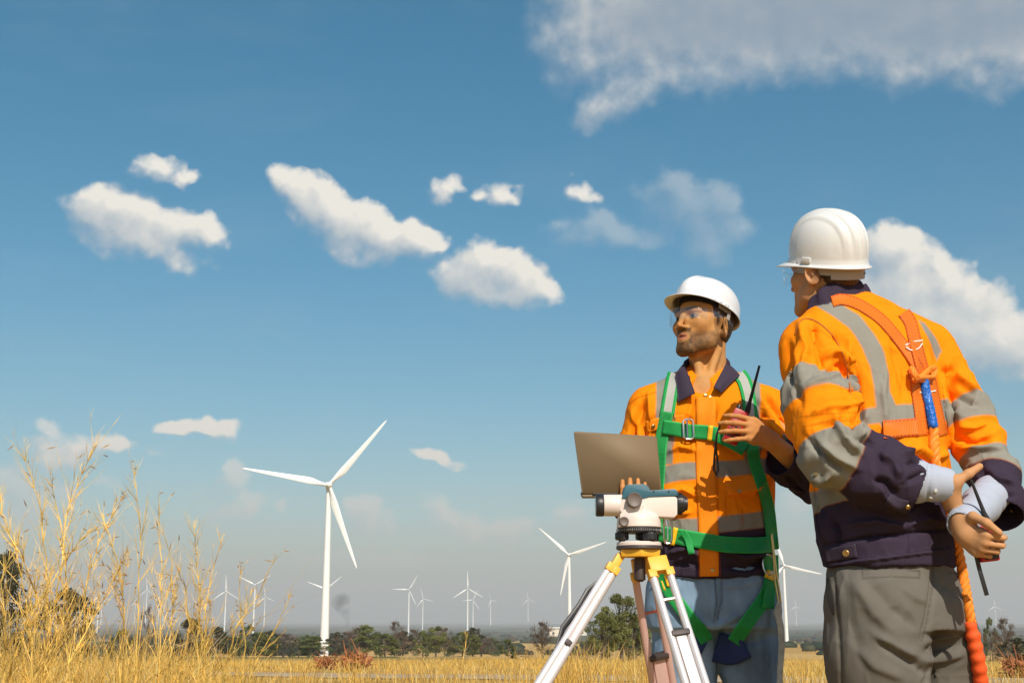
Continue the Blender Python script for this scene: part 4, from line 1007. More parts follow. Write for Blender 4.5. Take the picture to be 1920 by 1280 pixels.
def softpoly(px, poly, w=1.6):
    d, _, _ = pl_dist(px, list(poly) + [poly[0]]); ins = inpoly(px, poly); return np.clip(np.where(ins, d, -d) / w * .5 + .5, 0, 1)
def paint(C, m, c):
    m = np.asarray(m, float)[:, None]; C[:] = C * (1 - m) + np.asarray(c)[None] * m
def lighter(o, z): return o
def finish(name, V, F, C, mat, parent):
    o = mesh_np(name, V, F, mat, parent, True, C); return o

# ------------------------------------------------------------------ hard hat
def hard_hat(parent, M, mat, style, scale=1.0):
    """M: head frame, moved and tilted for the hat. rim lies in z = 0"""
    n = 220; a, b, h = .110, .138, .128; V = []; F = []
    rings = []
    def dense(pr):
        out = []
        for i in range(len(pr) - 1): out += [tuple(pr[i][q] + (pr[i + 1][q] - pr[i][q]) * t for q in range(3)) for t in (0,)]
        return out + [pr[-1]]
    def crest(x, y, f):   # raised ribs that run front to back
        d = 0.0
        if style == 2:
            for c, w, g in ((0, .014, .0050), (.034, .0085, .0045), (.064, .0085, .0042)): d += g * math.exp(-((abs(x) - c) / w) ** 6)
        else:
            d += .0050 * math.exp(-(abs(x) / .020) ** 4)
        return d * f
    prof = [(1.02, -.006, 0), (1.02, .000, 0), (1.0, .004, 0)] + [((1 - math.sin(p_) ** 2.5) ** (1 / 2.35), .006 + .1225 * math.sin(p_), min(1, p_ * 2.2)) for p_ in np.linspace(.06, 1.555, 34)]
    for (g, z, f) in dense(prof):
        ring = []
        for k in range(n):
            an = 2 * math.pi * k / n; x = a * g * math.cos(an); y = b * g * math.sin(an)
            c = crest(x, y, f); s = 1 + c / .12
            if style == 2 and f > .3:      # side panel groove
                s -= .010 * math.exp(-((abs(math.cos(an)) - .83) / .05) ** 2) * (1 - z / .13)
            ring.append((x * s, y * s, z + c * (z / .128)))
        rings.append(ring)
    # brim: lip all round, visor in front
    brim = []
    for j, (e, dz) in enumerate(((0, -.006), (.35, -.0075), (.75, -.0095), (1.0, -.0105))):
        ring = []
        for k in range(n):
            an = 2 * math.pi * k / n; cf = max(0, math.sin(an)) ** 2.2; lip = (.003 if style == 1 else .007) + .040 * cf + .004 * max(0, -math.sin(an)) ** 3
            x, y = a * 1.02 * math.cos(an), b * 1.02 * math.sin(an); nx, ny = math.cos(an) / a, math.sin(an) / b; l = math.hypot(nx, ny); ring.append((x + nx / l * lip * e * .9, y + ny / l * lip * e, dz - cf * .012 * e + .006 * cf * math.cos(an) ** 2))
        brim.append(ring)
    allr = brim[::-1] + rings
    for r_ in allr: V += r_
    for i in range(len(allr) - 1):
        for k in range(n): p, q = i * n + k, i * n + (k + 1) % n; F.append((p, q, q + n, p + n))
    V.append((0, 0, .1288 + (.004 if style else 0))); c = len(V) - 1; last = (len(allr) - 1) * n
    for k in range(n): F.append((last + k, last + (k + 1) % n, c))
    root = empty('hard_hat', parent=parent); root.matrix_world = M
    me = bpy.data.meshes.new('shell'); me.from_pydata([tuple(Vector(v) * scale) for v in V], [], F); me.materials.append(mat); me.polygons.foreach_set('use_smooth', [True] * len(F))
    o = put(bpy.data.objects.new('shell', me), root); so = o.modifiers.new('thickness', 'SOLIDIFY'); so.thickness = .0028; so.offset = -1
    # headband and cradle
    def band(name, z0, z1, aa, bb, t0, t1, m_, th=.002):
        V = []; F = []; K = 60
        for k in range(K + 1):
            an = t0 + (t1 - t0) * k / K
            for (zz, o_) in ((z0, 0), (z1, 0), (z1, -th), (z0, -th)): V.append(((aa + o_) * math.cos(an) * scale, (bb + o_) * math.sin(an) * scale, zz * scale))
        for k in range(K):
            for e in range(4): F.append((k * 4 + e, k * 4 + (e + 1) % 4, k * 4 + 4 + (e + 1) % 4, k * 4 + 4 + e))
        F += [(0, 1, 2, 3), (K * 4 + 3, K * 4 + 2, K * 4 + 1, K * 4)]
        return mesh_np(name, V, F, m_, root, False)
    if style == 1:
        band('headband', -.016, .012, .090, .113, R(-10), R(190), M_BLACK); band('headband', -.034, -.004, .088, .112, R(190), R(350), M_BAND)
        for s in (-1, 1):
            m = MB(); m.box((s * .094 * scale, .008, -.010), (.006, .052, .020), bev=.003); m.box((s * .096 * scale, -.022, -.024), (.005, .016, .046), bev=.003); m.build('cradle_clip', M_BAND, root)
            m = MB(); m.lathe([(.006, 0), (.006, .003), (.002, .004)], M4(rot_to((s, 0, 0)), (s * .108 * scale, .014, .002)), 16); m.build('slot_cap', M_WSTEEL, root)
    else:
        band('headband', -.030, -.002, .099, .126, R(150), R(390), M_BAND); band('nape_band', -.040, -.014, .100, .128, R(212), R(328), M_BAND)
        for k in range(9):
            an = R(284 + k * 5.2); m = MB(); m.lathe([(.0017, 0), (.0017, .0012)], M4(rot_to((math.cos(an), math.sin(an), 0)), (.1004 * math.cos(an) * scale, .1284 * math.sin(an) * scale, -.027)), 8); m.build('band_hole', M_RUBBER, root)
        for s in (-1, 1):
            m = MB(); m.box((s * .111, .012, .006), (.008, .034, .014), bev=.003); m.build('accessory_slot', mat, root)
    return root
def glasses(parent, M, tint=None):
    root = empty('safety_glasses', parent=parent); root.matrix_world = M; V = []; F = []; K = 44; J = 8
    for j in range(J + 1):
        for k in range(K + 1):
            an = R(-74 + 148 * k / K); top = .021 - .004 * abs(math.sin(an)) ** 2; bot = -.021 + .012 * math.exp(-(math.sin(an) / .12) ** 2) + .006 * abs(math.sin(an)) ** 4
            z = bot + (top - bot) * j / J; V.append((.079 * math.sin(an), .030 + .084 * math.cos(an) ** .9 - .005 * math.exp(-(math.sin(an) / .12) ** 2) * 0 + .002 * (1 - (z / .02) ** 2), z))
    for j in range(J):
        for k in range(K): p = j * (K + 1) + k; F.append((p, p + 1, p + K + 2, p + K + 1))
    o = mesh_np('lens', V, F, M_LENS, root); s_ = o.modifiers.new('thickness', 'SOLIDIFY'); s_.thickness = .0016
    for s in (-1, 1):
        m = MB(); m.prism([(.052, .016), (.030, .014), (-.030, .006), (-.052, -.010), (-.050, -.016), (-.026, -.003), (.028, -.004), (.052, -.012)], -.0012, .0012, Matrix.Translation((s * .0825, 0.0, 0)) @ Matrix.Rotation(R(90 if True else 0), 4, 'Z') )
        m.build('temple', M_LENS, root, False)
    m = MB(); m.tube([(.079 * math.sin(R(a_)), .030 + .085 * math.cos(R(a_)) ** .9, .0215 - .004 * math.sin(R(a_)) ** 2) for a_ in range(-74, 75, 6)], .0013, 6); m.build('brow_rim', M_LENS, root)
    return root

# ================================================================== worker on the left, facing the camera
def q1(x, y, Y=4.0): return A3(P(x, y, Y))
S1 = 600.0
def worker_one():
    root = empty('person', (q1(1335, 1162)[0], 4.0, 0)); root['label'] = 'bearded worker in white hard hat, orange jacket and jeans, raising a radio to his chest'; root['category'] = 'person'; root['group'] = 'site workers'; bpy.context.view_layer.update()
    inv = root.matrix_world.inverted()
    f = Vector((-.77, -.64, 0)).normalized(); HS = 1.0
    pitch = R(5); fw = (f * math.cos(pitch) + Vector((0, 0, 1)) * math.sin(pitch)); zz = (Vector((0, 0, 1)) * math.cos(pitch) - f * math.sin(pitch)); xx = fw.cross(zz)
    H = M4(Matrix((xx, fw, zz)).transposed(), P(1320, 607, 3.98))
    B = SDF(); head_sdf(B, H, .0035, HS)
    B.chain([q1(1328, 640, 4.01), q1(1326, 690, 4.02), q1(1323, 725, 4.01)], [.056, .057, .066], .02, name='neck')
    B.cone(q1(1303, 655, 3.965), q1(1316, 722, 3.935), .017, .013, .02, name='neck'); B.cone(q1(1346, 655, 3.955), q1(1326, 722, 3.935), .013, .010, .02, name='neck')
    B.loft([(q1(1325, 715), .09, .075), (q1(1325, 745), .155, .095), (q1(1325, 850), .165, .095), (q1(1328, 950), .155, .09), (q1(1332, 1060), .16, .10), (q1(1334, 1110), .17, .11)], .03, name='trunk')
    RA = [q1(1222, 775), q1(1190, 940, 3.97), q1(1190, 950, 3.705)]; LA = [q1(1440, 775), q1(1524, 893, 3.84), q1(1447, 828, 3.70)]
    B.chain([q1(1250, 760)] + RA, [.045, .045, .038, .028], .03, name='arm'); B.chain([q1(1410, 755), LA[0]], [.045, .045], .03, name='arm'); B.cone(LA[0], LA[1], .045, .038, .02, name='arm'); B.cone(LA[1], LA[2], .038, .0255, .02, name='arm')
    for hip, knee, ank in ((q1(1290, 1130), A3((0.515, 4.0, .46)), A3((.50, 4.05, .09))), (q1(1393, 1130), A3((.75, 4.0, .46)), A3((.79, 4.05, .09)))):
        B.chain([hip, knee, ank], [.085, .055, .04], .03, name='leg')
    # left hand raised, back toward the camera; radio between fingers and chest
    Hl = frame(P(1447, 827, 3.70), P(1398, 799, 3.665) - P(1447, 827, 3.70), (.25, -1, .15))
    hand_sdf(B, Hl, [(12, 24, 16), (14, 26, 18), (12, 24, 18), (14, 22, 18)], .10, side=-1, yaw0=-.34, thumb_w=[P(1415, 812, 3.735), P(1392, 796, 3.745), P(1370, 792, 3.735)], name='hand')
    # turn the fingers further to the left of the picture: done through the frame below
    Hr = frame(P(1190, 950, 3.700), (-.10, -1, .05), (0, -.05, -1))
    hand_sdf(B, Hr, [(22, 62, 20), (22, 62, 20), (24, 60, 20), (26, 60, 20)], .05, side=1, thumb=((.020, .034, .008), (.046, .058, .016), (.070, .066, .022)), name='hand')
    V, F = surface(B, .0031); N = normals(V, F)
    skin = (.53, .265, .088); C = np.tile(np.array(skin), (len(V), 1)); C *= (1 + .10 * gnoise(V, 22, 1, 3) + .08 * gnoise(V, 90, 5, 2))[:, None]
    hm = B(V, names=('hand',)) < .006; C[hm] *= np.array([.98, .88, .85])[None]
    head_paint(V, H, C, skin, HS, beard=(.030, .015, .009), hair=(.05, .028, .018))
    o = finish('body', V, F, C, M_SKIN, root); o.matrix_parent_inverse = inv
    # cropped hair under the hat
    h = SDF(); Mr = np.eye(3); X = lambda *p: np.array(p)
    h.ell(X(0, -.014, .034), (.0785, .098, .088), Mr, .01); h.ell(X(0, -.038, -.022), (.054, .056, .05), Mr, .03); h.ell(X(0, -.01, -.115), (.15, .16, .055), Mr, .012, 's'); h.ell(X(0, .115, -.03), (.14, .098, .15), Mr, .01, 's')
    for s in (-1, 1): h.ell(X(s * .085, .004, -.026), (.03, .030, .042), Mr, .01, 's')
    for s in (-1, 1): h.cone(X(s * .0765, .016, .03), X(s * .0745, .014, -.012), .0050, .0030, .006, flat=Mr[:, 0], f=.6)
    g = SDF(); wrap_in(g, H, HS, h, .01, 'h'); V, F = surface(g, .003); N = normals(V, F); V = V + N * (gnoise(V, 260, 3, 2) * .0016)[:, None]; C = np.tile(np.array([.045, .024, .015]), (len(V), 1)); finish('hair', V, F, C, M_HAIR, root).matrix_parent_inverse = inv
    # ---------------- jacket
    J = SDF()
    J.loft([(q1(1323, 712), .075, .075), (q1(1323, 726), .125, .09), (q1(1324, 745), .175, .108), (q1(1325, 780), .200, .122), (q1(1326, 850), .204, .128), (q1(1328, 920), .198, .130), (q1(1331, 1000), .194, .134), (q1(1333, 1060), .196, .138), (q1(1334, 1082), .196, .138)], .02, 2.35, 'torso')
    J.cone(q1(1300, 716, 4.01), q1(1222, 762, 4.0), .050, .062, .05, name='torso'); J.cone(q1(1350, 716, 4.01), q1(1428, 760, 4.0), .050, .062, .05, name='torso')
    cutS = SDF().cone(q1(1442, 847, 3.70), q1(1466, 862, 3.757), .054, .046)
    SR = [q1(1217, 772), q1(1192, 860, 4.01), q1(1190, 938, 4.01), q1(1192, 946, 3.86)]; SL = [q1(1440, 772), q1(1486, 835, 3.95), q1(1526, 898, 3.845), q1(1474, 868, 3.77)]
    J.chain(SR, [.072, .066, .062, .052], .03, name='sleeve_r'); J.chain(SL, [.076, .070, .068, .060], .025, name='sleeve_l')
    J.cone(q1(1442, 847, 3.70), q1(1466, 862, 3.757), .054, .046, .004, 's', name='cut')
    J.ell(q1(1318, 716, 3.875), (.040, .060, .040), None, .006, 's')
    col_ = [(1288, 716, 3.91), (1280, 702, 3.95), (1288, 688, 4.02), (1302, 680, 4.07), (1324, 677, 4.085), (1346, 679, 4.07), (1362, 688, 4.02), (1368, 700, 3.96), (1362, 712, 3.92)]
    cc = q1(1323, 700, 4.0)
    for i in range(len(col_) - 1):
        a, b = q1(*col_[i]), q1(*col_[i + 1]); mid = (a + b) / 2 - cc; mid[2] = 0; r0 = [.020, .022, .024, .025, .025, .025, .024, .022, .020]
        J.cone(a, b, r0[i], r0[i + 1], .006, flat=mid, f=.22, name='collar')
    V, F = surface(J, .0034); N = normals(V, F)
    dt, dl, dr, dc = (J(V, names=(k,), cut=False) for k in ('torso', 'sleeve_l', 'sleeve_r', 'collar'))
    isc = dc < np.minimum(np.minimum(dt, dl), dr) - .001; isl = (dl < dt) & (dl < dr) & ~isc; isr = (dr < dt) & ~isc & ~isl; ist = ~(isl | isr | isc)
    px = proj(V); C = np.tile(ORANGE, (len(V), 1))
    front = V[:, 1] < 4.03
    up_ = [(1225, 880), (1248, 874), (1275, 868), (1310, 866), (1360, 864), (1410, 860), (1470, 856), (1470, 890), (1410, 888), (1360, 894), (1310, 898), (1275, 902), (1248, 908), (1225, 912)]
    lo_ = [(1200, 985), (1250, 972), (1300, 972), (1350, 968), (1400, 962), (1470, 952), (1470, 984), (1400, 992), (1350, 998), (1300, 1000), (1250, 996), (1200, 1012)]
    nv_ = [(1190, 1012), (1250, 996), (1300, 1000), (1350, 998), (1400, 992), (1475, 983), (1475, 1110), (1190, 1110)]
    tm = ist.astype(float)
    for sx in (((1231, 700), (1264, 690), (1266, 790), (1262, 870), (1236, 872), (1230, 780)), ((1392, 690), (1424, 700), (1428, 780), (1424, 862), (1396, 864), (1390, 780))): paint(C, softpoly(px, sx) * np.maximum(tm, 0) , SILVER)
    paint(C, softpoly(px, up_) * tm, SILVER); paint(C, softpoly(px, lo_) * tm, SILVER); paint(C, softpoly(px, nv_) * tm, NAVY)
    T, _, _ = limb_t(V, SL); soft = lambda a: np.clip(a / .012 + .5, 0, 1)
    paint(C, soft(T - .40) * soft(.53 - T) * isl, SILVER); paint(C, soft(T - .60) * isl, NAVY); T, _, _ = limb_t(V, SR); paint(C, soft(T - .30) * soft(.45 - T) * isr, SILVER); paint(C, soft(T - .66) * isr, NAVY); paint(C, isc, NAVY)
    ck = np.clip(cutS(V, cut=False) / .016, .05, 1); env = ck * (ist | isl | isr) * np.clip((proj(V)[:, 1] - 720) / 60, .3, 1)
    V = V + N * (gnoise(V, 5.5, 2, 2) * .010 * env)[:, None]; V = crumple(V, normals(V, F), env, .0100, 6.5, 3); V = crumple(V, normals(V, F), env, .0028, 17, 9)
    V = sleeve_folds(V, N, isl * ck, SL, .0075, 13, 5, .62); V = sleeve_folds(V, N, isr.astype(float), SR, .006, 12, 8, .6)
    N = normals(V, F)
    fl = [([(1205, 745), (1190, 800), (1178, 860)], 7, -7), ([(1185, 770), (1200, 830), (1215, 880)], 6, 5), ([(1215, 740), (1222, 790), (1214, 850)], 5, 5), ([(1345, 742), (1332, 790), (1345, 830)], 7, 4),
          ([(1300, 742), (1290, 780), (1300, 830)], 6, -3), ([(1430, 735), (1462, 780), (1495, 840)], 6, -6), ([(1440, 790), (1470, 820), (1512, 832)], 5, 7), ([(1436, 810), (1462, 838), (1496, 850)], 4, -6), ([(1425, 770), (1445, 815), (1444, 860)], 5, -6),
          ([(1360, 830), (1390, 850), (1436, 838)], 5, 4), ([(1350, 905), (1380, 925), (1430, 915)], 5, 3), ([(1250, 850), (1275, 838), (1305, 845)], 5, 4), ([(1248, 925), (1280, 918), (1304, 930)], 5, 4),
          ([(1250, 1040), (1285, 1030), (1318, 1045)], 6, 5), ([(1252, 1066), (1290, 1054), (1325, 1066)], 5, -4), ([(1350, 1030), (1395, 1046), (1440, 1034)], 7, 6), ([(1355, 1060), (1400, 1068), (1438, 1052)], 5, -4), ([(1350, 1010), (1390, 1018), (1436, 1006)], 4, -4),
          ([(1500, 880), (1520, 905), (1540, 925)], 5, 6), ([(1470, 895), (1495, 915), (1512, 935)], 5, -5), ([(1256, 940), (1262, 965), (1300, 960)], 5, 3), ([(1410, 925), (1432, 900), (1440, 880)], 5, 4), ([(1395, 742), (1425, 760), (1440, 800)], 5, -4)]
    fl = [(a, b * .8, c * 2.1) for a, b, c in fl]; V = fold(V, N, (~isc).astype(float), fl, 1 / S1)
    px = proj(V)
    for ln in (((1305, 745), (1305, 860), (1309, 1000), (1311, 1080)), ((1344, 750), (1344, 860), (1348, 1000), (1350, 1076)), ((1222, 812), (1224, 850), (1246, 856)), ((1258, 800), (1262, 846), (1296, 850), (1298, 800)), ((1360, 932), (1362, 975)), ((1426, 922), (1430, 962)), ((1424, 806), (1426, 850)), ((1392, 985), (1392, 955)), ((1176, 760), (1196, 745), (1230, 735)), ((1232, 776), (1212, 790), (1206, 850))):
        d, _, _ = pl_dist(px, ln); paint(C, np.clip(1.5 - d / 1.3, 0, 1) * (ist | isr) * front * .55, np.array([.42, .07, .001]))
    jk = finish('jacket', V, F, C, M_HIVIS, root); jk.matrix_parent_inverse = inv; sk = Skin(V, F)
    def on(o): o.matrix_parent_inverse = inv; return o
    M_NV = material('navy_trim', tuple(NAVY), rough=.72, bump=.15, bscale=420, spec=.25)
    def leaf(cor, bulge=.006, n=12):
        a, b, c, d = [q1(*p) for p in cor]; V = []; F = []
        for sgn in (0, .0045):
            for i in range(n):
                for j in range(n):
                    u, v = i / (n - 1), j / (n - 1); p = (a * (1 - u) + b * u) * (1 - v) + (d * (1 - u) + c * u) * v; V.append(p + np.array([0, -1, .25]) * (bulge * 4 * u * (1 - u) * (1 - v * .3) + bulge * math.sin(v * 3.1) + sgn))
        for k in range(2):
            for i in range(n - 1):
                for j in range(n - 1): q = k * n * n + i * n + j; F.append((q, q + 1, q + n + 1, q + n) if k else (q, q + n, q + n + 1, q + 1))
        rim = [i * n for i in range(n)] + [(n - 1) * n + j for j in range(1, n)] + [i * n + n - 1 for i in range(n - 2, -1, -1)] + [j for j in range(n - 2, 0, -1)]
        for k in range(len(rim)): p, q = rim[k], rim[(k + 1) % len(rim)]; F.append((p, q, q + n * n, p + n * n))
        return on(mesh_np('collar', np.array(V), F, M_NV, root))
    leaf([(1281, 683, 3.955), (1303, 738, 3.865), (1271, 755, 3.885), (1266, 702, 3.945)]); leaf([(1362, 681, 3.955), (1337, 727, 3.868), (1352, 737, 3.872), (1387, 704, 3.935)])
    # placket, pocket flaps, studs: the jacket's own pieces
    M_OR = material('hi_vis_trim', tuple(ORANGE), rough=.72, bump=.15, bscale=420, spec=.25)
    on(strap('placket', [(1323, 744), (1324, 800), (1323, 860), (1326, 940), (1329, 1010), (1330, 1080)], [sk], M_OR, root, 36, .0025, .0015, smoothn=4))
    def stud(x, y, r=.0062, skn=sk, pr=root, mt=M_BRASS, iv=inv, extra=.004):
        h, n = skn.hit(x, y)
        if h is None: return
        m = MB(); m.lathe([(r, -.002), (r, .001), (r * .8, .0024), (r * .5, .0018), (.0005, .0018)], M4(rot_to(n), h + n * extra), 18, True); b = m.build('stud', mt, pr); b.matrix_parent_inverse = iv
    def flap(pts, w, name='pocket_flap'): return on(strap(name, pts, [sk], M_OR, root, w, .002, .001, smoothn=5))
    flap([(1212, 800), (1240, 793)], 22); flap([(1258, 790), (1284, 787)], 22); flap([(1362, 914), (1392, 910), (1424, 903)], 32); flap([(1424, 792), (1452, 798)], 22)
    for x, y in ((1224, 798), (1264, 784), (1323, 742), (1333, 745), (1386, 922), (1420, 788), (1336, 1068)): stud(x, y)
    # ---------------- jeans
    T_ = SDF(); T_.loft([(q1(1334, 1066), .184, .125), (q1(1334, 1100), .200, .132), (q1(1336, 1140), .206, .138), (q1(1338, 1175), .200, .130)], .03, 2.2, 'hip')
    LL = [q1(1287, 1150), q1(1284, 1230), A3((.535, 3.99, .48)), A3((.53, 4.04, .10))]; LR = [q1(1392, 1150), q1(1405, 1230), A3((.745, 3.99, .48)), A3((.78, 4.04, .10))]
    T_.chain(LL, [.108, .092, .078, .066], .025, name='leg'); T_.chain(LR, [.108, .092, .080, .066], .025, name='leg')
    V, F = surface(T_, .0042); N = normals(V, F); px = proj(V); V = V + N * (gnoise(V, 8, 5, 3) * .005)[:, None]; V = crumple(V, normals(V, F), np.ones(len(V)), .005, 6, 51); V = crumple(V, normals(V, F), np.ones(len(V)), .0022, 15, 57); N = normals(V, F)
    V = fold(V, N, np.ones(len(V)), [([(1338, 1080), (1340, 1130), (1340, 1180)], 4, 4), ([(1348, 1085), (1350, 1130), (1346, 1170)], 4, -3), ([(1300, 1150), (1320, 1168), (1338, 1178)], 5, 5), ([(1340, 1176), (1365, 1165), (1390, 1150)], 5, 5), ([(1250, 1130), (1280, 1165), (1325, 1190)], 6, -4), ([(1350, 1195), (1380, 1185), (1430, 1170)], 6, 4), ([(1360, 1215), (1400, 1205), (1450, 1195)], 6, -4), ([(1270, 1200), (1300, 1215), (1325, 1212)], 6, 4), ([(1352, 1100), (1390, 1098), (1440, 1085)], 4, 3)], 1 / S1)
    C = np.tile(np.array([.165, .25, .355]), (len(V), 1)); fade = np.clip(1 + .8 * gnoise(V, 6, 9, 3) + .25 * gnoise(V * np.array([1, 1, .3]), 60, 4, 2), .6, 1.6); C *= fade[:, None]
    for ln in (((1340, 1085), (1343, 1125), (1338, 1165)), ((1352, 1085), (1354, 1125), (1344, 1160)), ((1236, 1088), (1232, 1130)), ((1440, 1075), (1452, 1120))):
        d, _, _ = pl_dist(px, ln); paint(C, np.clip(1 - d / 2.2, 0, 1) * (V[:, 1] < 4), (.05, .06, .09))
    tr = on(finish('jeans', V, F, C, M_TROUSER, root)); skt = Skin(V, F)
    for a in (A3((.53, 4.0, 0)), A3((.79, 4.0, 0))):
        b = SDF(); b.chain([a + [0, .05, .05], a + [0, -.10, .045], a + [0, -.17, .035]], [.050, .048, .036], .02); b.cone(a + [0, .05, .05], a + [0, .05, .16], .05, .052, .03); V, F = surface(b, .008); on(finish('boot', V, F, np.tile([.05, .035, .02], (len(V), 1)), M_BOOT, root))
    # ---------------- hat, glasses
    Hh = H @ Matrix.Translation((0, -.008, .042)) @ Matrix.Rotation(R(13), 4, 'X') @ Matrix.Diagonal((.87, .86, .80, 1)); hard_hat(root, Hh, M_HAT1, 1, 1.0); glasses(root, H @ Matrix.Scale(HS, 4) @ Matrix.Translation((0, .008, .002)))
    # ---------------- green safety harness
    G = (.012, .30, .065); WG = webbing('green_webbing', G, edge=(.02, .42, .09), c2=None); WGS = webbing('green_silver_webbing', (.015, .34, .075), c2=(.42, .42, .38)); M_YEL = material('yellow_tape', (.85, .50, .01), .5); WYB = M_YEL
    hr = empty('harness', tuple(q1(1330, 850)), root); hr.location = Vector(q1(1330, 850)) - root.location
    bpy.context.view_layer.update(); hi = hr.matrix_world.inverted()
    def oh(o): o.matrix_parent_inverse = hi; return o
    skins = [sk]
    sl_ = oh(strap('shoulder_strap', [(1268, 692), (1262, 712), (1256, 745), (1251, 776)], skins, WGS, hr, 27, .003, .004, wrap=True)); oh(strap('shoulder_strap', [(1251, 772), (1243, 810), (1238, 840), (1236, 872), (1232, 930), (1230, 1000)], skins, WG, hr, 24, .003, .005))
    oh(strap('shoulder_strap', [(1386, 700), (1396, 715), (1404, 745), (1409, 790)], skins, WGS, hr, 26, .003, .004, wrap=True)); oh(strap('shoulder_strap', [(1408, 786), (1411, 830), (1415, 866), (1428, 905), (1441, 950), (1446, 990), (1450, 1030)], skins, WG, hr, 22, .003, .005))
    oh(strap('chest_strap', [(1243, 800), (1262, 803), (1290, 808), (1322, 810), (1345, 814)], skins, WG, hr, 27, .003, .010)); oh(strap('chest_strap', [(1345, 816), (1372, 828), (1398, 843)], skins, WG, hr, 26, .003, .012))
    oh(strap('yellow_band', [(1327, 811), (1336, 812)], skins, M_YEL, hr, 29, .002, .0135)); oh(strap('waist_belt', [(1236, 1000), (1262, 1004), (1310, 1012), (1360, 1020), (1410, 1022), (1446, 1020)], skins, WG, hr, 30, .003, .008)); oh(strap('belt_tail', [(1280, 996), (1290, 1012), (1297, 1038)], skins, WG, hr, 12, .003, .018))
    oh(strap('yellow_band', [(1259, 1004), (1268, 1006)], skins, M_YEL, hr, 34, .002, .0125))
    # buckle on the chest
    h, n = sk.hit(1289, 806); Mb = M4(rot_to((.05, -1, .1), (1, 0, 0)), (h.x, h.y - .022, h.z)); m = MB()
    w, hh = .015, .031
    pts = [Mb @ Vector(p) for p in ((w * .5, hh, 0), (w, hh * .8, 0), (w, -hh * .8, 0), (w * .5, -hh, 0), (-w * .5, -hh, 0), (-w, -hh * .8, 0), (-w, hh * .8, 0), (-w * .5, hh, 0), (w * .5, hh, 0))]
    m.tube(pts, .0034, 8, False); m.tube([Mb @ Vector((-.004, hh * .9, .003)), Mb @ Vector((-.004, -hh * .9, .003))], .0026, 8); oh(m.build('buckle', M_STEEL, hr))
    # cross stitching on the shoulder strap
    # leg loops
    def lift(a): return ([0, .5, 1], a)
    for pts, w_ in (([(1240, 1070), (1258, 1110), (1290, 1155), (1316, 1186), (1326, 1202)], 26), ([(1446, 1040), (1446, 1090), (1434, 1120), (1402, 1165), (1376, 1204)], 27)): oh(strap('leg_strap', pts, [skt, sk], WG, hr, w_, .003, .008, smoothn=14))
    oh(strap('leg_strap', [(1447, 1085), (1443, 1115), (1440, 1140)], [skt], WG, hr, 22, .004, .014, smoothn=8)); oh(strap('yellow_band', [(1436, 1074), (1456, 1082)], [skt, sk], M_YEL, hr, 16, .003, .020)); oh(strap('yellow_band', [(1252, 1078), (1258, 1098)], [skt, sk], M_YEL, hr, 14, .003, .013)); oh(strap('yellow_band', [(1236, 1090), (1243, 1108)], [skt, sk], M_YEL, hr, 12, .003, .013))
    M_PAD = material('blue_pad', (.012, .028, .12), .8, bump=.3, bscale=200)
    oh(strap('leg_pad', [(1342, 1212), (1370, 1218), (1396, 1206)], [skt], M_PAD, hr, 56, .006, .003, smoothn=8)); oh(strap('leg_pad', [(1298, 1200), (1322, 1212)], [skt], M_PAD, hr, 34, .006, .003, smoothn=8))
    # side ring, hook and grey shock lanyard
    m = MB(); c = q1(1440, 1058, 3.90); m.tube([tuple(c + [.018 * math.sin(a), -.012, .030 * math.cos(a)]) for a in np.linspace(0, 6.283, 20)], .0030, 8, False); oh(m.build('d_ring', M_STEEL, hr))
    m = MB(); c = q1(1286, 990, 3.84)
    m.tube([tuple(c + [.012 * math.copysign(abs(math.sin(a)) ** .5, math.sin(a)) - .055, -.01, .045 * math.copysign(abs(math.cos(a)) ** .5, math.cos(a))]) for a in np.linspace(0, 6.283, 24)], .0028, 8, False); oh(m.build('d_ring', M_STEEL, hr))
    la = empty('lanyard', tuple(q1(1458, 1080, 3.88))); tag(la, 'grey rope lanyard with gold hook hanging from the green harness', 'lanyard')
    m = MB(); A = lambda x, y, Y=3.88: q1(x, y, Y) - q1(1458, 1080, 3.88)
    m.tube([A(1447, 1000), A(1452, 1040), A(1456, 1075), A(1462, 1110), A(1464, 1128), A(1460, 1130), A(1453, 1090), A(1450, 1040), A(1446, 1003)], .0028, 8); m.build('hook', material('gold_steel', (.55, .42, .18), .3, metal=1.0), la)
    M_ROPE = material('grey_rope', (.48, .48, .43), .85, var=.6, vscale=55, bump=1.0, bscale=250); m = MB(); m.tube([A(1462, 1128), A(1457, 1145), A(1464, 1175), A(1466, 1210), A(1463, 1250), A(1461, 1300), A(1458, 1380)], [.007, .011, .0095, .0095, .009, .009, .009], 12); m.build('rope', M_ROPE, la)
    return root, H
W1, H1 = worker_one()

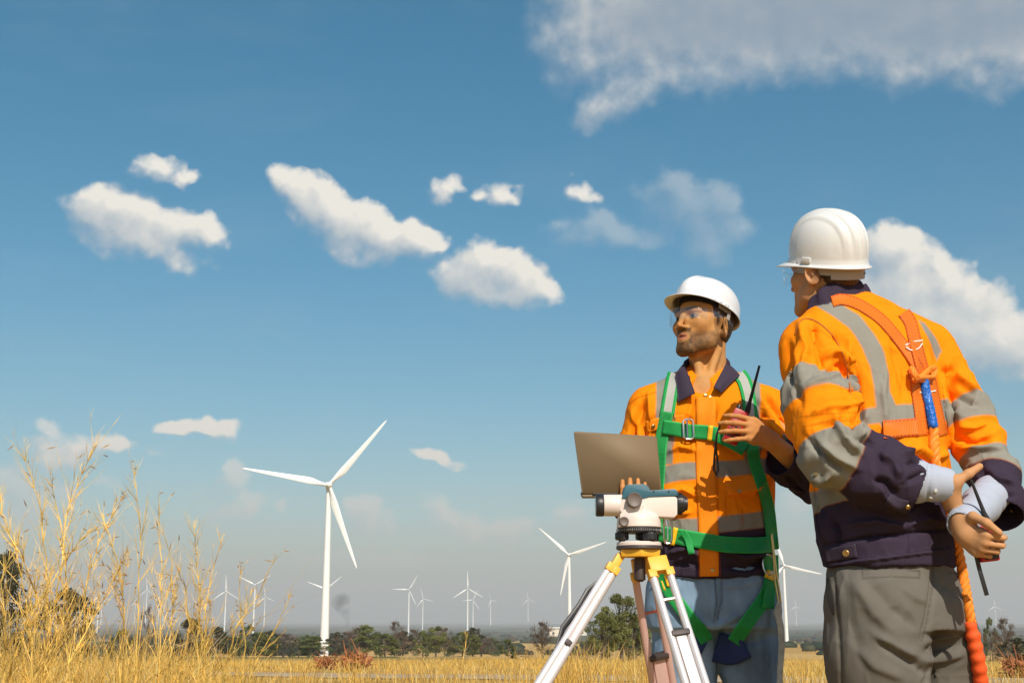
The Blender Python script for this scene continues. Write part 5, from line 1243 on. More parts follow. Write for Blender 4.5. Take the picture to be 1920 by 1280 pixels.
# ================================================================== worker on the right, seen from behind
S2 = 720.0
def q2(x, y, Y=3.36): return A3(P(x, y, Y))
def worker_two():
    root = empty('person', (q2(1660, 1162)[0], 3.36, 0)); root['label'] = 'worker seen from behind in white hard hat, orange jacket and grey trousers, gripping a wrist'; root['category'] = 'person'; root['group'] = 'site workers'
    bpy.context.view_layer.update(); inv = root.matrix_world.inverted(); YAW = R(40)
    def on(o): o.matrix_parent_inverse = inv; return o
    th = R(43); f = Vector((-math.sin(th), math.cos(th), 0)); pit = R(0); HS = .94; fw = f * math.cos(pit) + Vector((0, 0, 1)) * math.sin(pit); zz = Vector((0, 0, 1)) * math.cos(pit) - f * math.sin(pit)
    H = M4(Matrix((fw.cross(zz), fw, zz)).transposed(), P(1548, 510, 3.40))
    B = SDF(); head_sdf(B, H, .002, HS)
    B.chain([q2(1556, 525, 3.40), q2(1572, 562, 3.41), q2(1592, 600, 3.42)], [.054, .058, .070], .02, name='neck')
    B.loft([(q2(1600, 590, 3.42), .09, .07), (q2(1612, 620, 3.42), .16, .10), (q2(1640, 800, 3.38), .165, .10), (q2(1664, 1060, 3.33), .15, .11), (q2(1668, 1100, 3.33), .15, .11)], .03, yaw=YAW, name='trunk')
    LA = [q2(1516, 665, 3.30), q2(1560, 846, 3.17), q2(1768, 906, 3.15)]; RA = [q2(1748, 668, 3.52), q2(1866, 900, 3.38), q2(1808, 980, 3.13)]
    for A_ in (LA, RA): B.chain(A_, [.036, .034, .028], .03, name='arm')
    hips = ((q2(1640, 1120, 3.27), A3((.93, 3.27, .46)), A3((.93, 3.24, .09))), (q2(1735, 1120, 3.42), A3((1.13, 3.44, .46)), A3((1.15, 3.42, .09))))
    for h_, k_, a_ in hips: B.chain([h_, k_, a_], [.085, .055, .04], .03, name='leg')
    # left hand clasping the right wrist: thumb on the near side, fingers beyond
    Hl = frame(P(1768, 908, 3.155), (.45, .60, -.55), (-.75, .45, -.15))
    hand_sdf(B, Hl, [(8, 30, 30), (14, 40, 30), (22, 44, 30), (28, 44, 30)], .02, side=-1, thumb_w=[P(1792, 903, 3.13), P(1816, 888, 3.13), P(1837, 874, 3.14)], name='hand')
    B.cone(q2(1766, 902, 3.15), q2(1788, 938, 3.155), .026, .020, .02, name='hand'); B.cone(q2(1784, 908, 3.14), q2(1785, 948, 3.16), .020, .015, .02, name='hand')
    # right hand closed round the radio, thumb lying over it
    Hr = frame(P(1801, 992, 3.130), (.40, -.66, -.52), (-.86, -.52, .0))
    hand_sdf(B, Hr, [(58, 62, 55), (60, 64, 55), (60, 66, 55), (60, 66, 55)], .01, side=1, scale=.92, yaw0=.30, thumb_w=[P(1824, 968, 3.085), P(1850, 980, 3.055), P(1874, 998, 3.05)], name='hand')
    B.cone(RA[2], q2(1812, 1004, 3.11), .028, .024, .02, name='hand')
    V, F = surface(B, .0031); skin = (.50, .255, .115); C = np.tile(np.array(skin), (len(V), 1)); C *= (1 + .07 * gnoise(V, 22, 1, 3))[:, None]; head_paint(V, H, C, skin, HS, hair=(.05, .028, .018)); on(finish('body', V, F, C, M_SKIN, root))
    # hair
    h = SDF(); Mr = np.eye(3); X = lambda *p: np.array(p)
    h.ell(X(0, -.014, .034), (.079, .098, .088), Mr, .01); h.ell(X(0, -.046, -.022), (.056, .056, .045), Mr, .02); h.ell(X(0, .115, -.03), (.14, .105, .15), Mr, .008, 's'); h.ell(X(0, -.01, -.115), (.15, .16, .060), Mr, .008, 's')
    for s in (-1, 1): h.ell(X(s * .088, .000, -.028), (.03, .028, .040), Mr, .008, 's'); h.cone(X(s * .0775, .018, .03), X(s * .0755, .016, -.018), .0055, .0035, .006, flat=Mr[:, 0], f=.6)
    g = SDF(); wrap_in(g, H, HS, h, .01, 'h'); V, F = surface(g, .003); N = normals(V, F); Mi = np.array(H.inverted()); lq = V @ Mi[:3, :3].T + Mi[:3, 3]; st = np.sin(lq[:, 0] * 900 + 6 * gnoise(V, 60, 2, 2)) * .0007; V = V + N * (gnoise(V, 200, 3, 2) * .0022 + st)[:, None]
    C = np.tile(np.array([.055, .030, .018]), (len(V), 1)) * (1 + .4 * gnoise(V, 150, 7, 2))[:, None]; on(finish('hair', V, F, C, M_HAIR, root))
    # ---------------- jacket
    J = SDF()
    J.loft([(q2(1592, 578, 3.42), .075, .07), (q2(1604, 596, 3.42), .125, .095), (q2(1618, 630, 3.42), .170, .125), (q2(1630, 700, 3.41), .196, .142), (q2(1642, 800, 3.39), .205, .148), (q2(1650, 880, 3.37), .212, .148), (q2(1657, 960, 3.355), .208, .146), (q2(1664, 1030, 3.34), .196, .142), (q2(1668, 1062, 3.335), .186, .136)], .02, 2.35, 'torso', YAW)
    J.cone(q2(1580, 590, 3.40), q2(1522, 645, 3.31), .058, .074, .06, name='torso'); J.cone(q2(1618, 588, 3.44), q2(1738, 650, 3.51), .060, .070, .06, name='torso')
    SL = [q2(1518, 660, 3.30), q2(1528, 760, 3.22), q2(1562, 846, 3.16), q2(1640, 884, 3.155), q2(1694, 908, 3.155)]; SR = [q2(1746, 668, 3.52), q2(1806, 780, 3.46), q2(1860, 885, 3.385), q2(1874, 948, 3.32)]
    J.chain(SL, [.076, .078, .078, .074, .072], .035, name='sleeve_l'); J.chain(SR, [.074, .070, .069, .068], .03, name='sleeve_r')
    J.cone(q2(1684, 904, 3.155), q2(1724, 920, 3.15), .056, .060, .004, 's'); J.cone(q2(1868, 925, 3.35), q2(1878, 975, 3.29), .050, .054, .004, 's')
    J.ell(q2(1572, 555, 3.40), (.062, .062, .05), None, .006, 's')
    cutS = SDF().cone(q2(1676, 900, 3.155), q2(1722, 920, 3.15), .060, .068).cone(q2(1868, 925, 3.35), q2(1878, 975, 3.29), .052, .060)
    col_ = [(1524, 590, 3.345), (1534, 574, 3.335), (1556, 556, 3.335), (1582, 545, 3.35), (1608, 548, 3.375), (1624, 556, 3.42), (1615, 562, 3.47), (1580, 568, 3.49), (1545, 578, 3.47), (1526, 590, 3.40)]; cc = q2(1572, 560, 3.405)
    for i in range(len(col_) - 1):
        a, b = q2(*col_[i]), q2(*col_[i + 1]); mid = (a + b) / 2 - cc; mid[2] = 0; rr = [.022, .028, .032, .032, .032, .030, .026, .022, .02, .02]; J.cone(a, b, rr[i], rr[i + 1], .008, flat=mid, f=.24, name='collar')
    V, F = surface(J, .0036); N = normals(V, F)
    dt, dl, dr, dc = (J(V, names=(k,), cut=False) for k in ('torso', 'sleeve_l', 'sleeve_r', 'collar'))
    isc = dc < np.minimum(np.minimum(dt, dl), dr) - .001; isl = (dl < dt) & (dl < dr) & ~isc; isr = (dr < dt) & ~isc & ~isl; ist = ~(isl | isr | isc)
    px = proj(V); C = np.tile(ORANGE, (len(V), 1)); tb = (ist | (isl & (px[:, 1] < 600))).astype(float)
    polys = [[(1528, 572), (1548, 562), (1578, 570), (1612, 592), (1640, 628), (1658, 665), (1666, 700), (1668, 735), (1684, 775), (1690, 800), (1650, 800), (1642, 765), (1637, 725), (1632, 690), (1616, 652), (1590, 614), (1562, 592)],
             [(1722, 600), (1734, 606), (1756, 634), (1772, 668), (1780, 690), (1780, 730), (1776, 790), (1762, 790), (1768, 730), (1764, 690), (1750, 662), (1736, 632)],
             [(1600, 770), (1640, 764), (1690, 758), (1720, 757), (1790, 745), (1790, 770), (1720, 784), (1690, 788), (1650, 794), (1600, 800)],
             [(1490, 945), (1512, 926), (1542, 912), (1580, 902), (1625, 895), (1700, 896), (1800, 890), (1800, 922), (1700, 930), (1625, 932), (1582, 938), (1545, 948), (1514, 974), (1490, 990)]]
    for pl in polys: paint(C, softpoly(px, pl) * tb, REFL)
    paint(C, softpoly(px, [(1480, 990), (1514, 974), (1545, 948), (1582, 938), (1625, 932), (1700, 930), (1810, 922), (1810, 1100), (1480, 1100)]) * ist, NAVY)
    soft = lambda a: np.clip(a / .010 + .5, 0, 1)
    T, _, _ = limb_t(V, SL); T = T + .03 * (V[:, 2] - 1.2) * 0; paint(C, soft(T - .21) * soft(.355 - T) * isl, REFL); paint(C, soft(T - .60) * soft(.735 - T) * isl, REFL); paint(C, soft(T - .735) * isl, NAVY)
    T2, _, _ = limb_t(V, SR); paint(C, soft(T2 - .33) * soft(.49 - T2) * isr, REFL); paint(C, soft(T2 - .66) * soft(.80 - T2) * isr, REFL); paint(C, soft(T2 - .80) * isr, NAVY); paint(C, isc, NAVY)
    bod = (ist | isl | isr).astype(float)
    ck = np.clip(cutS(V, cut=False) / .016, .05, 1); env = ck * bod * np.clip((px[:, 1] - 590) / 60, .25, 1); V = V + N * (gnoise(V, 5, 2, 2) * .010 * env)[:, None]; V = crumple(V, normals(V, F), env * np.where(isl | isr, 1.2, .8), .0095, 6, 13); V = crumple(V, normals(V, F), env, .0030, 16, 19)
    V = sleeve_folds(V, N, isl * ck, SL, .0085, 10, 15, .5); V = sleeve_folds(V, N, isr * ck, SR, .0075, 11, 21, .6); N = normals(V, F)
    fl = [([(1500, 605), (1510, 660), (1500, 720)], 9, 9), ([(1520, 600), (1530, 640), (1545, 700)], 8, -7), ([(1478, 640), (1482, 700), (1500, 760)], 7, -6), ([(1545, 668), (1570, 662), (1588, 690)], 7, 9), ([(1548, 690), (1572, 688), (1590, 715)], 5, -8),
          ([(1590, 640), (1586, 680), (1596, 740), (1606, 790)], 8, 11), ([(1600, 700), (1606, 750), (1618, 800)], 6, -11), ([(1560, 620), (1584, 650), (1590, 690)], 7, -6), ([(1495, 735), (1530, 715), (1580, 700)], 5, 4), ([(1520, 780), (1550, 770), (1600, 760)], 6, 6), ([(1530, 800), (1580, 790), (1612, 800)], 6, -5),
          ([(1560, 770), (1580, 820), (1612, 850)], 7, 7), ([(1600, 770), (1610, 820), (1640, 835)], 7, -8), ([(1625, 772), (1612, 800), (1618, 826)], 6, 8), ([(1500, 640), (1492, 690), (1486, 740)], 5, 6), ([(1535, 830), (1570, 860), (1610, 880)], 7, 6), ([(1510, 820), (1545, 855), (1590, 890)], 6, -6),
          ([(1650, 850), (1672, 868), (1690, 900)], 7, 6), ([(1640, 900), (1660, 905), (1676, 930)], 6, -7), ([(1655, 925), (1672, 940), (1690, 950)], 6, 7),
          ([(1700, 640), (1712, 690), (1706, 740)], 10, 6), ([(1672, 640), (1690, 700), (1700, 750)], 9, -5), ([(1690, 850), (1722, 842), (1748, 860), (1780, 850)], 8, 6), ([(1700, 872), (1728, 862), (1752, 880)], 6, -6), ([(1765, 690), (1778, 700), (1792, 690)], 6, -7),
          ([(1788, 705), (1806, 715), (1830, 735)], 7, 8), ([(1780, 735), (1802, 745), (1828, 760)], 5, -6), ([(1795, 800), (1828, 805), (1850, 800)], 6, 6), ([(1790, 822), (1830, 830), (1862, 822)], 6, -7), ([(1800, 840), (1835, 842), (1872, 842)], 5, 7), ([(1778, 700), (1786, 760), (1790, 820)], 6, -9),
          ([(1850, 880), (1872, 900), (1900, 905)], 6, 6), ([(1845, 905), (1872, 925), (1902, 930)], 5, -5), ([(1660, 690), (1655, 740), (1662, 790)], 5, 3),
          ([(1540, 960), (1548, 990), (1545, 1020)], 6, 6), ([(1560, 975), (1570, 1000), (1566, 1020)], 5, -6), ([(1590, 985), (1640, 978), (1700, 990)], 6, 5), ([(1600, 1010), (1650, 1002), (1712, 1004)], 5, -4), ([(1700, 985), (1735, 972), (1770, 980)], 6, 5), ([(1520, 890), (1540, 900), (1560, 890)], 5, 6),
          ([(1548, 1022), (1600, 1012), (1690, 1000), (1780, 992)], 3, -4), ([(1545, 1062), (1600, 1054), (1700, 1040), (1786, 1030)], 3, 3), ([(1524, 905), (1532, 960), (1545, 1020)], 4, -4), ([(1700, 905), (1730, 890), (1748, 900)], 6, -5)]
    fl = [(a, b * .8, c * 1.95) for a, b, c in fl]; V = fold(V, N, (~isc).astype(float), fl, 1 / S2)
    px = proj(V); nr = V[:, 1] < 3.55
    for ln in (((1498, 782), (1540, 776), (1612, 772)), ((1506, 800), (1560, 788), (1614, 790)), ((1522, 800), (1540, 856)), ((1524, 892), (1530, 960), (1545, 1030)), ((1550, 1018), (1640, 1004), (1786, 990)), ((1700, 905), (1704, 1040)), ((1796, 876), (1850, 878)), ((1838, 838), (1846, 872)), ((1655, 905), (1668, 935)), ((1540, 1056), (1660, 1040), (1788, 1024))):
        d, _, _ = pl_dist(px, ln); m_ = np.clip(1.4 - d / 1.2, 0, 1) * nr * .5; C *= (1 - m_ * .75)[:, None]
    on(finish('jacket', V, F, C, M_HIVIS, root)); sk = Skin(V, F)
    M_ORT = material('hi_vis_trim_dark', tuple(NAVY), rough=.72, bump=.15, bscale=420, spec=.25); M_SEAM = material('seam_thread', (.45, .13, .01), .8)
    def stud(x, y, r=.0085, mt=M_BRASS, e=.003):
        h, n = sk.hit(x, y)
        if h is None: return
        m = MB(); m.lathe([(r, -.002), (r, .0015), (r * .85, .0026), (r * .5, .0020), (.0005, .0020)], M4(rot_to(n), h + n * e), 20); on(m.build('stud', mt, root))
    on(strap('hem_tab', [(1548, 1042), (1580, 1036), (1606, 1032)], [sk], M_ORT, root, 26, .003, .001, smoothn=3)); on(strap('cuff_tab', [(1664, 935), (1684, 946), (1702, 950)], [sk], M_ORT, root, 24, .003, .001, smoothn=3))
    stud(1588, 1036, .0088, e=.006); stud(1700, 947, .0062, e=.006); stud(1530, 889, .005); stud(1898, 958, .0045)
    on(strap('sleeve_seam', [(1490, 628), (1500, 602), (1518, 597), (1545, 612), (1572, 645), (1588, 690), (1596, 740)], [sk], M_SEAM, root, 2.2, .0015, .0005, K=3, smoothn=2))
    # shirt sleeves showing from both cuffs
    SH = SDF(); SH.chain([q2(1665, 893, 3.155), q2(1720, 902, 3.155), q2(1768, 908, 3.155)], [.048, .047, .043], .02, name='a'); SH.cone(q2(1766, 907, 3.155), q2(1800, 916, 3.15), .034, .034, .003, 's')
    SH.chain([q2(1868, 915, 3.34), q2(1838, 950, 3.235), q2(1808, 981, 3.135)], [.047, .044, .042], .02, name='b'); SH.cone(q2(1803, 988, 3.12), q2(1782, 1014, 3.06), .035, .035, .003, 's')
    cS = SDF().cone(q2(1766, 907, 3.155), q2(1800, 916, 3.15), .038, .038).cone(q2(1803, 988, 3.12), q2(1782, 1014, 3.06), .038, .038); V, F = surface(SH, .0034); N = normals(V, F); on_ = np.clip(cS(V, cut=False) / .014, .03, 1); V = sleeve_folds(V, N, (proj(V)[:, 0] < 1790) * on_, [q2(1665, 893, 3.14), q2(1768, 908, 3.12)], .004, 26, 3, .6); V = sleeve_folds(V, N, (proj(V)[:, 0] >= 1790) * on_, [q2(1868, 905, 3.40), q2(1806, 985, 3.215)], .004, 22, 5, .6)
    V = fold(V, N, on_, [([(1742, 862), (1740, 900), (1738, 948)], 2.5, -3), ([(1790, 950), (1815, 968), (1838, 990)], 2.5, -3)], 1 / S2)
    so = on(finish('shirt', V, F, None, M_SHIRT, root)); sks = Skin(V, F)
    for x, y in ((1754, 919), (1745, 933)):
        h_, n_ = sks.hit(x, y)
        if h_: m = MB(); m.lathe([(.0045, 0), (.0045, .0015), (.003, .002), (.0005, .0012)], M4(rot_to(n_), h_ + n_ * .001), 14); on(m.build('shirt_button', M_WSTEEL, root))
    # ---------------- trousers
    T_ = SDF(); T_.loft([(q2(1667, 1040, 3.335), .172, .128), (q2(1668, 1080, 3.335), .182, .134), (q2(1676, 1130, 3.335), .190, .148), (q2(1682, 1180, 3.335), .190, .146)], .03, 2.3, 'hip', YAW)
    LL = [q2(1640, 1140, 3.27), q2(1643, 1230, 3.27), A3((.935, 3.27, .46)), A3((.93, 3.24, .08))]; LR = [q2(1742, 1140, 3.40), q2(1762, 1230, 3.41), A3((1.115, 3.43, .46)), A3((1.13, 3.42, .08))]
    T_.chain(LL, [.125, .122, .110, .085], .03, name='l'); T_.chain(LR, [.108, .104, .094, .080], .03, name='r')
    V, F = surface(T_, .0042); N = normals(V, F); V = V + N * (gnoise(V, 6, 5, 3) * .010)[:, None]; V = crumple(V, normals(V, F), np.ones(len(V)), .008, 5, 41); V = crumple(V, normals(V, F), np.ones(len(V)), .003, 13, 47); N = normals(V, F)
    V = fold(V, N, np.ones(len(V)), [([(1750, 1050), (1748, 1100), (1738, 1160), (1728, 1200)], 4, -7), ([(1600, 1090), (1640, 1150), (1690, 1200)], 10, 7), ([(1620, 1085), (1670, 1140), (1722, 1180)], 8, -5), ([(1640, 1190), (1680, 1215), (1722, 1235)], 7, 11), ([(1650, 1205), (1690, 1230), (1725, 1252)], 6, -9), ([(1735, 1205), (1765, 1195), (1800, 1190)], 6, 8), ([(1732, 1222), (1765, 1212), (1805, 1208)], 6, -8), ([(1730, 1240), (1770, 1236), (1810, 1225)], 6, 7),
        ([(1560, 1070), (1570, 1160), (1578, 1290)], 3, -4), ([(1585, 1090), (1590, 1160), (1620, 1250)], 9, -5), ([(1690, 1100), (1715, 1120), (1738, 1130)], 6, 4), ([(1600, 1210), (1640, 1250), (1700, 1275)], 8, 5), ([(1760, 1090), (1790, 1110), (1812, 1120)], 6, -4), ([(1720, 1255), (1745, 1262), (1730, 1290)], 6, -8)], 1 / S2)
    N = normals(V, F); C = np.tile(np.array([.130, .119, .102]), (len(V), 1)) * (1 + .10 * gnoise(V, 9, 7, 3))[:, None]; px = proj(V); near = V[:, 1] < 3.36
    for ln, w in ((((1617, 1068), (1670, 1064), (1724, 1070)), 1.2), (((1617, 1084), (1670, 1080), (1724, 1083)), 1.2), (((1617, 1068), (1617, 1084)), 1.2), (((1724, 1070), (1724, 1083)), 1.2), (((1566, 1070), (1572, 1160), (1580, 1290)), 1.3), (((1750, 1050), (1748, 1100), (1738, 1160), (1728, 1200)), 1.3), (((1780, 1074), (1812, 1071)), 1.2)):
        d, _, _ = pl_dist(px, ln); paint(C, np.clip(1.6 - d / w, 0, 1) * near * .6, (.05, .042, .035))
    on(finish('trousers', V, F, C, M_TROUSER, root)); skt = Skin(V, F)
    M_POCK = material('pocket_lining', (.03, .026, .022), .9); on(strap('side_pocket', [(1552, 1082, 5), (1556, 1110, 13), (1561, 1138, 10), (1563, 1152, 3)], [skt], M_POCK, root, 10, .001, .0008, K=5, smoothn=3))
    for a in (A3((.93, 3.24, 0)), A3((1.13, 3.42, 0))):
        b = SDF(); fd = A3((f.x, f.y, 0)); b.chain([a - fd * .05 + [0, 0, .05], a + fd * .10 + [0, 0, .045], a + fd * .17 + [0, 0, .035]], [.050, .048, .036], .02); b.cone(a - fd * .05 + [0, 0, .05], a - fd * .03 + [0, 0, .16], .05, .052, .03); V, F = surface(b, .008); on(finish('boot', V, F, np.tile([.05, .035, .02], (len(V), 1)), M_BOOT, root))
    hard_hat(root, Matrix.Translation((H @ Matrix.Translation((0, -.010, .030))).translation) @ Matrix.Rotation(R(21), 4, 'X') @ (H.to_3x3().to_4x4()) @ Matrix.Diagonal((.82, .82, 1.08, 1)), M_HAT2, 2, 1.0); glasses(root, H @ Matrix.Scale(HS, 4) @ Matrix.Translation((0, .014, .0)))
    # ---------------- orange harness
    O = (.72, .165, .006); WO = webbing('orange_webbing', O, edge=(.66, .10, .004), rib=240, stitch=(.30, .05, .01)); hr = empty('harness', (0, 0, 0), root); hr.location = Vector(q2(1725, 700, 3.2)) - root.location; bpy.context.view_layer.update(); hi = hr.matrix_world.inverted()
    def oh(o): o.matrix_parent_inverse = hi; return o
    oh(strap('back_strap', [(1560, 565), (1580, 561), (1612, 571), (1652, 598), (1682, 632), (1706, 664), (1728, 700)], [sk], WO, hr, 21, .002, .0015, smoothn=6, wrap=True)); oh(strap('back_strap', [(1695, 585), (1707, 604), (1714, 630), (1722, 662), (1732, 700)], [sk], WO, hr, 24, .002, .0035, smoothn=6, wrap=True))
    oh(strap('back_strap', [(1712, 690), (1720, 740), (1727, 790), (1731, 816)], [sk], WO, hr, 20, .002, .002, smoothn=6)); oh(strap('back_strap', [(1742, 690), (1752, 740), (1763, 790), (1770, 816)], [sk], WO, hr, 19, .002, .002, smoothn=6)); oh(strap('side_strap', [(1656, 805), (1684, 803), (1722, 800)], [sk], WO, hr, 34, .002, .002, smoothn=6))
    M_THR = material('white_thread', (.8, .8, .76), .6)
    oh(strap('stitching', [(1697, 647), (1714, 640), (1730, 638)], [sk], M_THR, hr, 2.2, .001, .0065, K=3)); oh(strap('stitching', [(1699, 650), (1708, 656), (1722, 653), (1730, 643)], [sk], M_THR, hr, 2.0, .001, .0065, K=3)); oh(strap('stitching', [(1742, 735), (1755, 732)], [sk], M_THR, hr, 2.4, .001, .0050, K=3)); oh(strap('stitching', [(1721, 734), (1730, 736)], [sk], M_THR, hr, 2.4, .001, .0050, K=3))
    # braided safety rope with blue sleeve, hanging from the harness
    rp = empty('safety_rope', tuple(q2(1735, 700, 3.17))); tag(rp, 'orange braided safety rope with blue sleeve hanging down the back of the right worker', 'rope'); rb = Vector(q2(1735, 700, 3.17)); M_RO = material('orange_rope', (.85, .24, .015), .65, bump=.5, bscale=300, var=.12, vscale=80); M_BL = material('blue_sleeve', (.004, .125, .52), .38, bump=1.0, bscale=60, coat=.2)
    def dY(x, y, d=.02):
        hs = [s_.hit(x, y)[0] for s_ in (sk, skt)]; hs = [h.y for h in hs if h is not None]; return (min(hs) if hs else None)
    def rope(course, r0, m, n=110, strands=3, tw=75):
        Q = resample([(a, b, 0) for a, b in course], 3); ys = [dY(a, b) for a, b, _ in Q]; last = next(y for y in ys if y is not None)
        for i, y in enumerate(ys):
            if y is None: ys[i] = last
            last = ys[i]
        ys = np.array(ys); ys = np.convolve(np.pad(ys, 8, mode='edge'), np.ones(17) / 17, 'same')[8:-8]; ys = np.minimum(ys, np.array([y for y in ys])) - r0 - .006
        C_ = [q2(a, b, y) for (a, b, _), y in zip(Q, ys)]
        if strands:
            for s_ in range(strands):
                pts = []; L = 0
                for i, c in enumerate(C_):
                    if i: L += np.linalg.norm(c - C_[i - 1])
                    t = C_[min(i + 1, len(C_) - 1)] - C_[max(i - 1, 0)]; t /= np.linalg.norm(t); u = np.cross(t, [0, 1, 0]); u /= np.linalg.norm(u); w = np.cross(t, u); a = L * tw * 2 + s_ * 6.283 / strands; pts.append(tuple(c + (u * math.cos(a) + w * math.sin(a)) * r0 * .5 - A3(rb)))
                m.tube(pts, r0 * .62, 8)
        return C_
    m = MB(); rope([(1750, 804), (1752, 840), (1756, 880), (1768, 925), (1780, 965), (1796, 1030), (1808, 1090), (1816, 1140), (1822, 1180)], .0125, m, tw=55); m.build('braided_rope', M_RO, rp)
    m = MB(); K_ = [(1710, 690), (1718, 705), (1732, 712), (1748, 704), (1752, 690), (1742, 694), (1728, 706), (1716, 712), (1712, 700)]; C_ = [Vector(q2(a, b, sk.hit(a, b)[0].y - .022 - .006 * math.sin(i * 1.7))) - rb for i, (a, b) in enumerate(K_)]; C2 = [Vector(v) for v in resample([tuple(c) for c in C_], .0022)]
    for s_ in range(3):
        m.tube([c + Vector((math.cos(i * .62 + s_ * 2.09), -.6 * abs(math.sin(i * .31)), math.sin(i * .62 + s_ * 2.09))) * .0042 for i, c in enumerate(C2)], .0044, 7)
    m.tube([C_[1] + Vector((0, -.009, -.006)), C_[3] + Vector((0, -.013, -.006)), C_[5] + Vector((0, -.009, .004))], .0065, 10); m.build('knot', M_RO, rp)
    m = MB(); Cc = [Vector(c) - rb for c in rope([(1732, 712), (1737, 740), (1744, 770), (1750, 802)], .014, MB(), strands=0)]; m.tube(Cc, [.0115] + [.0128 + .0006 * math.sin(i * 1.9) for i in range(len(Cc) - 2)] + [.0112], 16); m.build('blue_sleeve', M_BL, rp)
    M_SLV = material('orange_rope_cover', (.85, .10, .012), .75, bump=.8, bscale=90, var=.1, vscale=40); m = MB(); Cc = [Vector(c) - rb for c in rope([(1818, 1165), (1826, 1200), (1834, 1240), (1840, 1290), (1842, 1340)], .018, MB(), strands=0)]; m.tube(Cc, [.013 + .005 * min(1, i / 8) + .0015 * math.sin(i * .9) for i in range(len(Cc))], 14); m.build('rope_cover', M_SLV, rp)
    return root, H
W2, H2 = worker_two()

# ================================================================== two-way radios
M_RED = material('radio_red', (.42, .012, .02), .4, coat=.2)
def radio(at, rot, ant, antlen, label, keypad, strap_pts, height=.105):
    root = empty('walkie_talkie', at); tag(root, label, 'radio', 'two-way radios'); Rm = rot.to_4x4()
    m = MB(); m.box((0, 0, 0), (.046, .026, height), rot=rot, bev=.006); m.build('case', M_RED, root)
    m = MB(); m.box(rot @ Vector((0, -.0135, -.012)), (.036, .004, height * .62), rot=rot, bev=.0015); m.build('front_panel', M_RED if keypad else M_BLACK, root)
    if keypad:
        for r_ in range(4):
            for c in range(3): m = MB(); m.box(rot @ Vector(((c - 1) * .0115, -.0162, -.002 - r_ * .0105)), (.0085, .003, .006), rot=rot, bev=.001); m.build('key', M_BLACK, root)
    m = MB(); m.lathe([(.007, 0), (.007, .012), (.0055, .014)], M4(rot, rot @ Vector((-.012, 0, height / 2))), 16); m.build('knob', M_BLACK, root)
    a0 = rot @ Vector((.016, 0, height / 2)); a = Vector(ant); a.normalize(); m = MB(); m.tube([a0 - a * .004, a0 + a * .015, a0 + a * .03, a0 + a * antlen * .5, a0 + a * antlen], [.0085, .0082, .0055, .0045, .0036], 12); m.build('antenna', M_RUBBER, root)
    if strap_pts:
        m = MB(); m.tube([Vector(p) - Vector(at) for p in strap_pts], .0032, 6); m.build('wrist_strap', M_BLACK, root)
    return root
ax_ = (P(1424, 685, 3.70) - P(1391, 768, 3.70)).normalized(); rz1 = rot_to(ax_, Vector((1, 0, .4))); c1 = P(1379, 800, 3.73)
radio(c1, rz1, P(1424, 685, 3.70) - (c1 + rz1 @ Vector((.016, 0, .0525))), (P(1424, 685, 3.70) - (c1 + rz1 @ Vector((.016, 0, .0525)))).length, 'red two-way radio with long black antenna held up at the chest of the bearded worker', True, [P(1352, 790, 3.68), P(1344, 815, 3.69), P(1340, 850, 3.74), P(1338, 880, 3.76), P(1343, 890, 3.77), P(1347, 880, 3.77), P(1345, 860, 3.765), P(1341, 830, 3.72)])
ax2 = (P(1829, 920, 3.13) - P(1850, 1030, 3.13)).normalized(); rz2 = rot_to(ax2, Vector((1, .2, .2))); c2 = P(1849, 1018, 3.118)
r2 = radio(c2, rz2, P(1829, 918, 3.105) - (c2 + rz2 @ Vector((.016, 0, .05))), .115, 'red and black two-way radio with strap held behind the back of the right worker', False, None, .088)
m = MB(); pts = [(1828, 985, 3.125), (1824, 1000, 3.118), (1828, 1030, 3.115), (1836, 1065, 3.12), (1850, 1114, 3.125)]
for i in range(len(pts) - 1):
    a, b = P(*pts[i]) - c2, P(*pts[i + 1]) - c2; d = (b - a); m.box((a + b) / 2, (.0105, .003, d.length * 1.06), rot=rot_to(d, (1, 0, 0)), bev=.0008)
m.build('wrist_strap', M_BLACK, r2); m = MB(); a, b = P(1858, 984, 3.13) - c2, P(1877, 1019, 3.13) - c2; m.box((a + b) / 2, (.016, .005, (b - a).length), rot=rot_to(b - a, (1, 0, 0)), bev=.0015); m.build('belt_clip', M_BLACK, r2)

